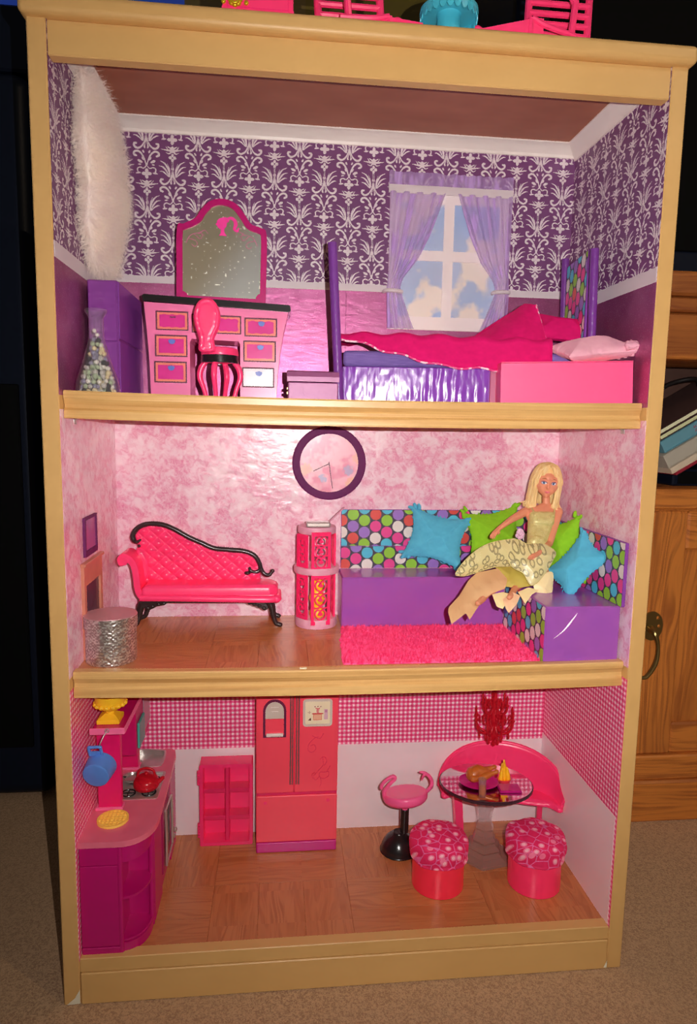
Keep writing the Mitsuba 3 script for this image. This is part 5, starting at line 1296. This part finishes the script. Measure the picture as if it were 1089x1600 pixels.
# --- two poufs
def f_paisley(p, n, uv):
    a, b, w = mikit.voronoi(p.x * 64, (p.y + p.z) * 60)
    c = mix(C(232, 104, 164), C(226, 36, 96), smoothstep(.03, .10, b - a))
    c = mix(c, C(246, 120, 160), (1 - smoothstep(.26, .32, a)) * smoothstep(.2, .22, w))
    return mix(c, C(250, 176, 196), (1 - smoothstep(.14, .20, a)) * smoothstep(.35, .37, w))
mat('paisley', fn=f_paisley, rough=.75, sheen=.3)
mat('pouf_red', (250, 48, 76), rough=.22, spec=.55)
mat('pouf_pink', (255, 52, 104), rough=.22, spec=.55)
for (px_, py_, r_, zc, key, lab, top_, sd) in ((.5195, .1120, .0392, .1130, 'pouf_red', 'red round pouf with paisley cushion top in front of the black footed stool', .1480, 3), (.6680, .1020, .0395, .1150, 'pouf_pink', 'pinkish red round pouf with paisley cushion top at the right of the table', .1510, 4)):
    k = thing('pouf', lab, 'pouf', group='round poufs by the mirror table')
    part(k, 'body', lathe([(0, Z0 + .0003), (r_ - .001, Z0 + .0003), (r_, Z0 + .0015), (r_, zc), (0, zc)], 72, (px_, py_, 0)), key, 40, label='shiny red tape wrapped drum')
    cu = lathe([(0, zc - .002), (r_ + .0005, zc - .003), (r_ + .0042, zc + .004), (r_ + .0056, zc + .016), (r_ + .0034, zc + .027), (r_ - .008, top_ - .002), (r_ * .5, top_ + .001), (0, top_ + .002)], 72, (px_, py_, 0), 5)
    jitter(cu, .0022, 55, sd)
    part(k, 'cushion', cu, 'paisley', True, label='paisley print cushion')

# ================================================================== fashion doll on the corner sofa
t = thing('doll', 'blonde fashion doll in a cream glitter dress sitting on the corner sofa among the cushions', 'doll')
mat('doll_skin', (228, 150, 116), rough=.42, spec=.4)
mat('doll_hair', fn=lambda p, n, uv: mix(C(255, 232, 172), C(230, 184, 112), fbm(p.x * 420, p.y * 420, p.z * 50, 3)), rough=.32, spec=.6)
V3 = lambda *a: np.array(a, float)
HC = V3(.6855, .1790, .6740)                       # head centre
fw = V3(-.20, -.97, -.10); fw /= np.linalg.norm(fw)  # where the face looks
rt = np.cross(fw, V3(.10, 0, 1.0)); rt /= np.linalg.norm(rt)    # towards the left of the picture is -rt
upv = np.cross(rt, fw)
if upv[2] < 0: upv, rt = -upv, -rt
HS = 1.15
def hd_(a, b, c): return HC + (rt * a + fw * b + upv * c) * HS
def shd(c, r, n=20): return sph(c, r * HS, n)
S_, Hl = .80, 1
pel, wai, che, nek = V3(.6540, .1380, .5460), V3(.6620, .1480, .5830), V3(.6755, .1680, .6150), V3(.6875, .1795, .6380)
shr, shl = V3(.6530, .1775, .6285), V3(.7050, .1745, .6290)
elr, wrr, har = V3(.6270, .1650, .6180), V3(.6040, .1520, .6060), V3(.5960, .1465, .6000)
ell_, wrl, hal = V3(.6830, .1480, .5840), V3(.6500, .1080, .5765), V3(.6400, .1010, .5745)
hipr, hipl = V3(.6440, .1300, .5440), V3(.6640, .1300, .5440)
knr, knl = V3(.6060, .1150, .5360), V3(.6400, .1270, .5340)
anr, anl = V3(.5690, .0860, .5230), V3(.6150, .1010, .5270)
tor, tol = V3(.5460, .0530, .5180), V3(.5885, .0490, .5270)
bones = [m3.Manifold.batch_hull([sph(pel + [-.008, 0, 0], .0150), sph(pel + [.008, 0, 0], .0150), sph(wai, .0105)]), m3.Manifold.batch_hull([sph(wai + [-.004, 0, 0], .0090), sph(wai + [.004, 0, 0], .0090), sph(che + [-.010, 0, 0], .0095), sph(che + [.010, 0, 0], .0095)]),
         m3.Manifold.batch_hull([sph(che + [-.010, 0, 0], .0095), sph(che + [.010, 0, 0], .0095), sph(shr + [.006, 0, -.002], .0068), sph(shl + [-.006, 0, -.002], .0068), sph(nek, .0064)]),
         sph(che + [-.0100, -.0050, .0010], .0080), sph(che + [.0085, -.0065, .0010], .0080), bone(nek + [0, 0, -.004], HC + [0, .002, -.010], .0060, .0056),
         bone(shr, elr, .0070, .0050), bone(elr, wrr, .0050, .0034), bone(shl, ell_, .0070, .0050), bone(ell_, wrl, .0050, .0034),
         bone(hipr, knr, .0125, .0085), bone(knr, anr, .0085, .0048), bone(hipl, knl, .0125, .0085), bone(knl, anl, .0085, .0048),
         m3.Manifold.batch_hull([sph(anr, .0048), sph(anr * .45 + tor * .55 + [0, 0, -.001], .0044), sph(tor, .0036)]), m3.Manifold.batch_hull([sph(anl, .0048), sph(anl * .45 + tol * .55 + [0, 0, -.001], .0044), sph(tol, .0036)])]
def hand(w, h, thumb_dir):
    d_ = (h - w) / np.linalg.norm(h - w)
    s_ = np.cross(d_, V3(0, 0, 1)); s_ /= np.linalg.norm(s_)
    n_ = np.cross(s_, d_)
    B = [m3.Manifold.batch_hull([sph(w, .0033, 12), sph(h + s_ * .0026, .0024, 12), sph(h - s_ * .0026, .0024, 12)])]
    for k, (o_, L) in enumerate(((-.0036, .0075), (-.0012, .0088), (.0012, .0084), (.0036, .0066))):
        b = h + s_ * o_ + d_ * .001; m_ = b + d_ * L * .55 + s_ * o_ * .12 - n_ * .0008; e = m_ + d_ * L * .45 - n_ * .0018
        B += [bone(b, m_, .00125, .0011), bone(m_, e, .0011, .0008)]
    b = w * .6 + h * .4 + s_ * .0024 * thumb_dir
    m_ = b + s_ * .0034 * thumb_dir + d_ * .0026 - n_ * .0008
    B += [bone(b, m_, .0014, .0012), bone(m_, m_ + d_ * .0034 - n_ * .0006, .0012, .0009)]
    return B
bones += hand(wrr, har, -1) + hand(wrl, hal, 1)
# head: skull, cheeks, jaw, chin, nose, brow, ears
bones += [m3.Manifold.batch_hull([shd(hd_(0, -.004, .007), .0160, 28), shd(hd_(-.0045, .001, .003), .0118, 24), shd(hd_(.0045, .001, .003), .0118, 24)]),
          m3.Manifold.batch_hull([shd(hd_(-.0062, .0045, -.004), .0088, 24), shd(hd_(.0062, .0045, -.004), .0088, 24), shd(hd_(0, .0080, -.0145), .0044, 20), shd(hd_(0, .0055, .006), .0098, 24), shd(hd_(-.0050, .000, -.0100), .0056), shd(hd_(.0050, .000, -.0100), .0056)]),
          m3.Manifold.batch_hull([shd(hd_(0, .0135, .0010), .0010, 10), shd(hd_(0, .0158, -.0048), .0015, 12), shd(hd_(0, .0125, -.0054), .0018, 12)]),
          bone(hd_(-.0026, .0125, -.0102), hd_(.0026, .0125, -.0102), .0014, .0014), shd(hd_(0, .0118, -.0162), .0028, 14),
          bone(hd_(-.0145, -.002, .001), hd_(-.0150, -.003, -.005), .0026, .0018), bone(hd_(.0145, -.002, .001), hd_(.0150, -.003, -.005), .0026, .0018)]
body = fuse(bones, .0019, 6)
part(t, 'body', body, 'doll_skin', True)
# where the face lies at (a, c): cast from in front
inter = trimesh.ray.ray_triangle.RayMeshIntersector(body)
def face(a, c, lift=.0003):
    o_ = hd_(a, .06, c)
    loc, _, _ = inter.intersects_location([o_], [-fw], multiple_hits=False)
    b = float((loc[0] - HC) @ fw) if len(loc) else .014
    return hd_(a, b + lift, c)
def patch(pts, key, name, lift=.0003, label=None):
    """a small painted feature on the face, following its surface"""
    g = Polygon(pts); v, f = trimesh.creation.triangulate_polygon(Polygon(g).segmentize(.0012).buffer(0), engine='earcut')
    P = np.array([face(a, c, lift) for a, c in v])
    part(t, name, trimesh.Trimesh(P, f, process=False), key, True, label=label)
mat('eye_white', (240, 236, 236), rough=.3); mat('eye_blue', (84, 128, 190), rough=.25); mat('eye_dark', (60, 36, 34), rough=.4); mat('eye_shadow', (188, 120, 130), rough=.5)
mat('lip_pink', (232, 118, 122), rough=.3); mat('brow', (176, 112, 62), rough=.6)
for s_ in (-1, 1):
    ex_ = s_ * .0063
    q = lambda rx, rz, ox=0, oz=0, n=14: [(ex_ + ox + rx * math.cos(a), .0018 + oz + rz * math.sin(a)) for a in np.arange(n) * 2 * np.pi / n]
    patch(q(.0040, .0024, 0, .0004), 'eye_shadow', 'eye_shadow', .0002)
    patch(q(.0032, .0017), 'eye_white', 'eye', .0004, 'painted eye')
    patch(q(.0014, .0015, .0003), 'eye_blue', 'iris', .0006)
    patch(q(.0007, .0007, .0003), 'eye_dark', 'pupil', .0008)
    patch([(ex_ - .0036, .0024), (ex_ - .002, .0036), (ex_ + .001, .0038), (ex_ + .0036, .0026), (ex_ + .001, .0032), (ex_ - .002, .0030)], 'eye_dark', 'lash', .0009)
    patch([(ex_ - .0034, .0066), (ex_, .0082), (ex_ + .0034, .0068), (ex_, .0074)], 'brow', 'brow', .0004)
patch([(-.0036, -.0098), (-.0012, -.0088), (0, -.0091), (.0012, -.0088), (.0036, -.0098), (.0016, -.0118), (-.0016, -.0118)], 'lip_pink', 'mouth', .0004, 'pink lips')
mat('earring_pink', (244, 96, 146), rough=.2)
for s_ in (-1, 1): part(t, 'earring', ell(hd_(s_ * .0158, -.001, -.0085), (.0018, .0018, .0022), 2), 'earring_pink', True)
# hair: a cap and many locks flicked out at the ends
r_ = np.random.default_rng(23)
hair = [ell((0, 0, 0), (.0182, .0178, .0178), 3)]
hv = hair[0].vertices
hair[0].vertices = np.array([hd_(a, b - .0065, c + .0085) for a, b, c in hv])
fl_ = []
for i in range(210):
    ang = r_.uniform(-math.pi, math.pi)                 # 0 = to the front
    if abs(ang) < .62: continue
    ca, sa = math.cos(ang), math.sin(ang)
    side = 1 if sa > 0 else -1
    L = r_.uniform(.90, 1.08)
    bot = -.0355 * L if abs(ang) < 2.4 else -.034 * L
    R = r_.uniform(.95, 1.06)
    P = [hd_(sa * .003, -.004 + ca * .003, .0262), hd_(sa * .0120 * R, -.005 + ca * .0115 * R, .0215), hd_(sa * .0182 * R, -.005 + ca * .0165 * R, .0080), hd_(sa * .0198 * R, -.005 + ca * .0160 * R, -.0080),
         hd_(sa * .0196 * R + r_.normal(0, .0008), -.005 + ca * .0155 * R, -.0230), hd_(sa * .0205 * R + r_.normal(0, .001), -.005 + ca * .0165 * R, bot * .92), hd_(sa * .0238 * R + r_.normal(0, .0016), -.005 + ca * .019 * R, bot + r_.uniform(-.001, .003))]
    fl_.append(tube(P, [.0010, .0017, .0019, .0019, .0020, .0017, .0005], 6, 4))
for i in range(46):                                       # swept fringe
    s0 = r_.uniform(0, 1); side = -1 if i % 3 else 1
    a1 = side * (.006 + .011 * s0)
    P = [hd_(.0015 + r_.normal(0, .0006), .002 + .006 * (1 - s0), .0255), hd_(a1 * .45, .0105 - .004 * s0, .0215), hd_(a1 * .95, .0108 - .005 * s0, .0135 - .002 * s0), hd_(a1 * 1.0 + side * .0035, .0060 - .003 * s0, .0060 - .004 * s0), hd_(side * .0182, .001, -.0060), hd_(side * .0190, -.001, -.0180 + r_.normal(0, .003)), hd_(side * .0205, -.001, -.0310 + r_.normal(0, .0025))]
    fl_.append(tube(P, [.0010, .0015, .0015, .0015, .0015, .0014, .0005], 6, 4))
part(t, 'hair', hair + fl_, 'doll_hair', True, label='blonde shoulder length hair')
# dress
mat('glitter_cream', fn=lambda p, n, uv: mix(mix(C(232, 222, 152), C(196, 182, 108), fbm(p.x * 200, p.y * 200, p.z * 200, 2)), C(255, 252, 224), .8 * smoothstep(.80, .92, noise(p.x * 1500, p.y * 1500, p.z * 1500))), rough=.42, metal=.15, spec=.7)
bod = [m3.Manifold.batch_hull([sph(wai + [-.0045, 0, -.012], .0124), sph(wai + [.0045, 0, -.012], .0118), sph(wai + [-.004, 0, .004], .0104), sph(wai + [.004, 0, .004], .0104)]),
       m3.Manifold.batch_hull([sph(wai + [-.004, 0, 0], .0102), sph(wai + [.004, 0, 0], .0102), sph(che + [-.010, 0, -.002], .0104), sph(che + [.010, 0, -.002], .0104)]),
       m3.Manifold.batch_hull([sph(che + [-.0100, -.0052, .0004], .0094), sph(che + [.0085, -.0067, .0004], .0094), sph(che + [-.0130, -.0020, .0090], .0068), sph(che + [.0130, -.0030, .0090], .0068)])]
part(t, 'bodice', fuse(bod, .0016, 8), 'glitter_cream', True, label='cream glitter bodice')
for a_, b_ in ((che + [-.0135, -.011, .0085], shr + [.009, -.0035, .0060]), (che + [.0140, -.0115, .0085], shl + [-.008, -.0035, .0060])):
    part(t, 'strap', tube([a_, (a_ + b_) / 2 + [0, -.0016, .001], b_], [.0030, .0016, .0010], 6, 3), 'glitter_cream', True)
def f_rings(p, n, uv):
    a, b, w = mikit.voronoi(p.x * 92 + p.y * 15, p.z * 92 - p.y * 50)
    k = smoothstep(.20, .26, a) * (1 - smoothstep(.36, .44, a))
    c = mix(C(216, 204, 146), C(154, 144, 100), k)
    return mix(c, C(255, 250, 222), .6 * smoothstep(.82, .93, noise(p.x * 1300, p.y * 1300, p.z * 1300)))
mat('organza_rings', fn=f_rings, rough=.38, spec=.7)
mat('petal_peach', fn=lambda p, n, uv: mix(C(226, 182, 134), C(208, 156, 112), fbm(p.x * 40, p.y * 40, p.z * 40, 2)), rough=.45, sheen=.4)
mat('petal_yellow', fn=lambda p, n, uv: mix(C(204, 184, 84), C(178, 156, 70), fbm(p.x * 40, p.y * 40, p.z * 40, 2)), rough=.45, sheen=.4)
mat('petal_cream', (244, 222, 166), rough=.45, sheen=.4)
mat('petal_pale', (236, 190, 150), rough=.45, sheen=.4)
PET = {
    'C': ([(0.5886, 0.5557), (0.5562, 0.5509), (0.542, 0.5419), (0.5243, 0.5245), (0.5063, 0.5117), (0.5043, 0.5067), (0.506, 0.4937), (0.5285, 0.5052), (0.5324, 0.4983), (0.5455, 0.5101), (0.5567, 0.5203), (0.572, 0.5268), (0.5923, 0.532), (0.5989, 0.543)], [-0.477, 0.011, 1.032], 'petal_peach', .004, 'underskirt_petal'),
    'D': ([(0.5883, 0.5576), (0.5981, 0.5419), (0.5925, 0.5309), (0.6147, 0.528), (0.6359, 0.5299), (0.6625, 0.5373), (0.6681, 0.5544), (0.654, 0.5602)], [-0.393, 0.005, 0.924], 'petal_yellow', .005, 'underskirt_petal'),
    'E': ([(0.5688, 0.5277), (0.5713, 0.5141), (0.5788, 0.5115), (0.5881, 0.5197), (0.5973, 0.5275), (0.5847, 0.5302)], [-0.505, 0.01, 1.067], 'petal_cream', .003, 'underskirt_petal'),
    'F': ([(0.5814, 0.523), (0.583, 0.5122), (0.5859, 0.5068), (0.6001, 0.5174), (0.6074, 0.5269), (0.5967, 0.5311)], [-0.377, 0.007, 0.819], 'petal_pale', .003, 'underskirt_petal'),
    'G': ([(0.6108, 0.5271), (0.6161, 0.5142), (0.6304, 0.5244), (0.6426, 0.5289), (0.6283, 0.5323)], [-0.554, 0.009, 1.188], 'petal_cream', .003, 'underskirt_petal'),
    'H': ([(0.6428, 0.5293), (0.6508, 0.5179), (0.6594, 0.5143), (0.6696, 0.5194), (0.6721, 0.5291), (0.6736, 0.5486), (0.6582, 0.5454)], [-0.07, 0.002, 0.324], 'petal_cream', .004, 'underskirt_petal'),
    'A': ([(0.6232, 0.5936), (0.6076, 0.5943), (0.5881, 0.5926), (0.5708, 0.5884), (0.5554, 0.581), (0.5383, 0.5689), (0.523, 0.5521), (0.5284, 0.5482), (0.5414, 0.548), (0.5602, 0.5522), (0.5755, 0.555), (0.5899, 0.5574), (0.6141, 0.5563), (0.6319, 0.5595), (0.6345, 0.5754)], [-0.185, 0.275, 0.236], 'organza_rings', .006, 'overskirt_petal'),
    'B': ([(0.6225, 0.5939), (0.6359, 0.5883), (0.6503, 0.5891), (0.6644, 0.5875), (0.6788, 0.5772), (0.6724, 0.5662), (0.6623, 0.5537), (0.6496, 0.5415), (0.6359, 0.5333), (0.6301, 0.5401), (0.6247, 0.5501), (0.6101, 0.5578), (0.6055, 0.5741)], [-0.209, 0.002, 0.559], 'organza_rings', .006, 'overskirt_petal')}
FR = FRAME((0, 0, 0), [1, 0, 0], [0, 0, 1], [0, -1, 0])
for nm_, (pts, co, key, bul, pn) in PET.items():
    g = Polygon(catmull(pts, 3, True)) if nm_ in 'ABH' else Polygon(pts)
    g = g.buffer(0)
    hh = lambda d, x, z: -(co[0] + co[1] * x + co[2] * z) + bul * np.clip(d / .012, 0, 1) ** .8 + .0007 * np.sin(x * 300 + z * 190) * np.clip(d / .006, 0, 1)
    m_ = dome(g, lambda d, x, z: hh(d, x, z) + .0005, lambda d, x, z: hh(d, x, z) - .0005, .0022)
    part(t, pn, m_, key, 40, M=FR, label={'A': 'glittering cream petal with ring pattern', 'B': 'glittering cream petal with ring pattern', 'C': 'peach chiffon petal', 'D': 'yellow green chiffon petal'}.get(nm_))
    if nm_ in 'AB':
        k_ = polys(g)[0]; ring = np.array(k_.exterior.coords)[:-1]
        part(t, 'petal_rim', tube([(x, -hh(0, x, z), z) for x, z in ring], .0007, 6, closed=True), 'glitter_cream', True)
mat('rose_lilac', (224, 180, 206), rough=.5); mat('leaf_green', (96, 120, 80), rough=.5)
fc = V3(.6300, .1330, .6010)
part(t, 'flower', [ell(fc + [.0042 * math.cos(a) * (1 - .3 * (k % 2)), -.001 * (k % 2), .0052 * math.sin(a)], (.0034, .0022, .0036), 2) for k, a in enumerate(np.arange(7) * .898)] + [ell(fc + [0, -.0022, 0], (.0026, .0022, .0026), 2)], 'rose_lilac', True, label='lilac fabric flower')
part(t, 'leaf', [hull([fc + q for q in ([-.004, 0, -.006], [-.012, .001, -.0085], [-.010, .001, -.0062], [-.006, -.0012, -.0074])]), hull([fc + q for q in ([.001, 0, -.007], [-.003, .001, -.0125], [.0035, .001, -.0125], [.001, -.0012, -.0095])])], 'leaf_green')

# ================================================================== toys on top of the bookcase
ZT = H + .0213
t = thing('toy_cabinet', 'hot pink toy cabinet with a gold clasp on top of the bookcase', 'cabinet')
part(t, 'body', box(.2095, .2880, .002, .072, ZT, 1.300, .001), 'hot_pink')
part(t, 'base_edge', box(.2088, .2887, .0010, .0025, ZT, ZT + .006, .0004), 'hot_pink')
part(t, 'panel', prism(sbox(.2095, ZT, .2880, 1.30).buffer(-.005).difference(sbox(.2095, ZT, .2880, 1.30).buffer(-.0062)), 'xz', .0008, .0025), 'crate_pink')
mat('gold_plastic', (226, 190, 40), rough=.25, metal=.6)
gx, gz = .2235, 1.2215
part(t, 'clasp', [ell((gx + .0050 * math.cos(a), .0005, gz + .0050 * math.sin(a)), (.0034, .0025, .0034), 2) for a in np.arange(8) * np.pi / 4] + [tube([(gx + .0046 * math.cos(a), -.0015, gz + .0046 * math.sin(a)) for a in np.arange(24) * 2 * np.pi / 24], .0018, 8, closed=True)] +
     [ell((gx - .0125, .0005, gz - .003), (.0026, .002, .0026), 2), ell((gx + .0125, .0005, gz - .003), (.0026, .002, .0026), 2)], 'gold_plastic', True, label='gold flower clasp')
def slat_chair(lab, x0, x1, y, lean, mirror, Wb=.085, rise=.023):
    """slatted toy garden chair seen from the side: back with slats, seat frame, curved arm"""
    t = thing('slatted_chair', lab, 'chair', group='slatted chairs on top of the bookcase')
    sx = (lambda x: x1 - (x - x0)) if mirror else (lambda x: x)
    def T_(pts): return [(sx(x), yy_, z) for x, yy_, z in pts]
    bx = x1 - Wb
    tilt = lambda z: lean * (z - ZT)
    for xx in (bx, x1 - .004):
        part(t, 'back_post', tube(T_([(xx + .002, y, ZT + .0002), (xx + .002 + tilt(1.33), y + .02, 1.33)]), .0046, 8), 'hot_pink', 40)
    for k in range(8):
        z = ZT + .012 + k * .0125
        part(t, 'slat', tube(T_([(bx + .002 + tilt(z), y + .002 + .0016 * k, z), (x1 - .002 + tilt(z), y + .002 + .0016 * k, z)]), .0036, 8), 'hot_pink', 40)
    part(t, 'seat_side', prism([(sx(a), b) for a, b in ((x0, ZT + .0005), (x0, ZT + .006), (bx + .002, ZT + rise), (bx + .012, ZT + rise), (bx + .012, ZT + .0005))], 'xz', y - .030, y - .025), 'hot_pink')
    part(t, 'seat_side', prism([(sx(a), b) for a, b in ((x0, ZT + .0005), (x0, ZT + .006), (bx + .002, ZT + rise), (bx + .012, ZT + rise), (bx + .012, ZT + .0005))], 'xz', y + .040, y + .045), 'hot_pink')
    for k in range(6):
        f_ = (k + .5) / 6
        part(t, 'seat_slat', box(min(sx(x0 + (bx - x0) * f_ - .006), sx(x0 + (bx - x0) * f_ + .006)), max(sx(x0 + (bx - x0) * f_ - .006), sx(x0 + (bx - x0) * f_ + .006)), y - .026, y + .041, ZT + .0035 + (rise - .006) * f_, ZT + .0055 + (rise - .006) * f_, .0008), 'crate_pink')
    part(t, 'leg', tube(T_([(x1 - .034, y - .028, ZT + .0002), (x1 - .030, y - .028, ZT + .0450)]), .0042, 8), 'hot_pink', 40)
    part(t, 'leg', tube(T_([(bx - .004, y - .028, ZT + .0002), (bx - .002, y - .028, ZT + rise)]), .0040, 8), 'hot_pink', 40)
    part(t, 'brace', tube(T_([(bx - .002, y - .030, ZT + rise), (bx + .016, y - .030, ZT + rise * .65), (x1 - .024, y - .030, ZT + .0055)]), [.0030, .0034, .0030], 8, 5), 'hot_pink', 40)
    part(t, 'armrest', tube(T_([(x0 + .028, y + .043, ZT + .014), (x0 + .020, y + .043, ZT + .030), (x0 + .012, y + .043, ZT + .042), (x0 + .018, y + .043, ZT + .047), (x0 + .026, y + .043, ZT + .044)]), [.0042, .0044, .0040, .0036, .0030], 8, 5), 'hot_pink', 40)
    part(t, 'armrest', tube(T_([(x1 - .030, y - .028, ZT + .043), (x1 - .040, y - .028, ZT + .056), (x1 - .056, y - .028, ZT + .060)]), [.0042, .0044, .0036], 8, 5), 'hot_pink', 40)
    return t
slat_chair('hot pink slatted toy chair beside the turquoise table, its back towards the gold clasp cabinet', .317, .436, .033, .05, True, .078, .010)
slat_chair('hot pink slatted toy chair at the right of the turquoise scalloped table', .502, .648, .036, .08, False, .080, .023)
t = thing('toy_table', 'turquoise round toy table with scalloped edge on top of the bookcase', 'table')
mat('turquoise', (70, 184, 208), rough=.35)
tx_, ty_, tz_ = .4735, .0360, 1.2490
part(t, 'top', lathe([(0, tz_), (.0330, tz_), (.0345, tz_ - .0015), (.0348, tz_ - .0050), (.0325, tz_ - .0060), (0, tz_ - .0060)], 64, (tx_, ty_, 0)), 'turquoise', 40)
part(t, 'scallop_rim', [hull([(tx_ + r__ * math.cos(a + da), ty_ + r__ * math.sin(a + da), z) for r__ in (.0330, .0346) for da, z in ((-.125, tz_ - .0045), (.125, tz_ - .0045), (-.115, tz_ - .0100), (.115, tz_ - .0100), (-.06, tz_ - .0135), (.06, tz_ - .0135), (0, tz_ - .0145))]) for a in np.arange(25) * 2 * np.pi / 25], 'turquoise', label='scalloped rim')
part(t, 'pedestal', lathe([(0, ZT), (.0270, ZT), (.0270, ZT + .004), (.0160, ZT + .010), (.0135, ZT + .030), (.0150, tz_ - .0061), (0, tz_ - .0061)], 40, (tx_, ty_, 0)), 'turquoise', 40)
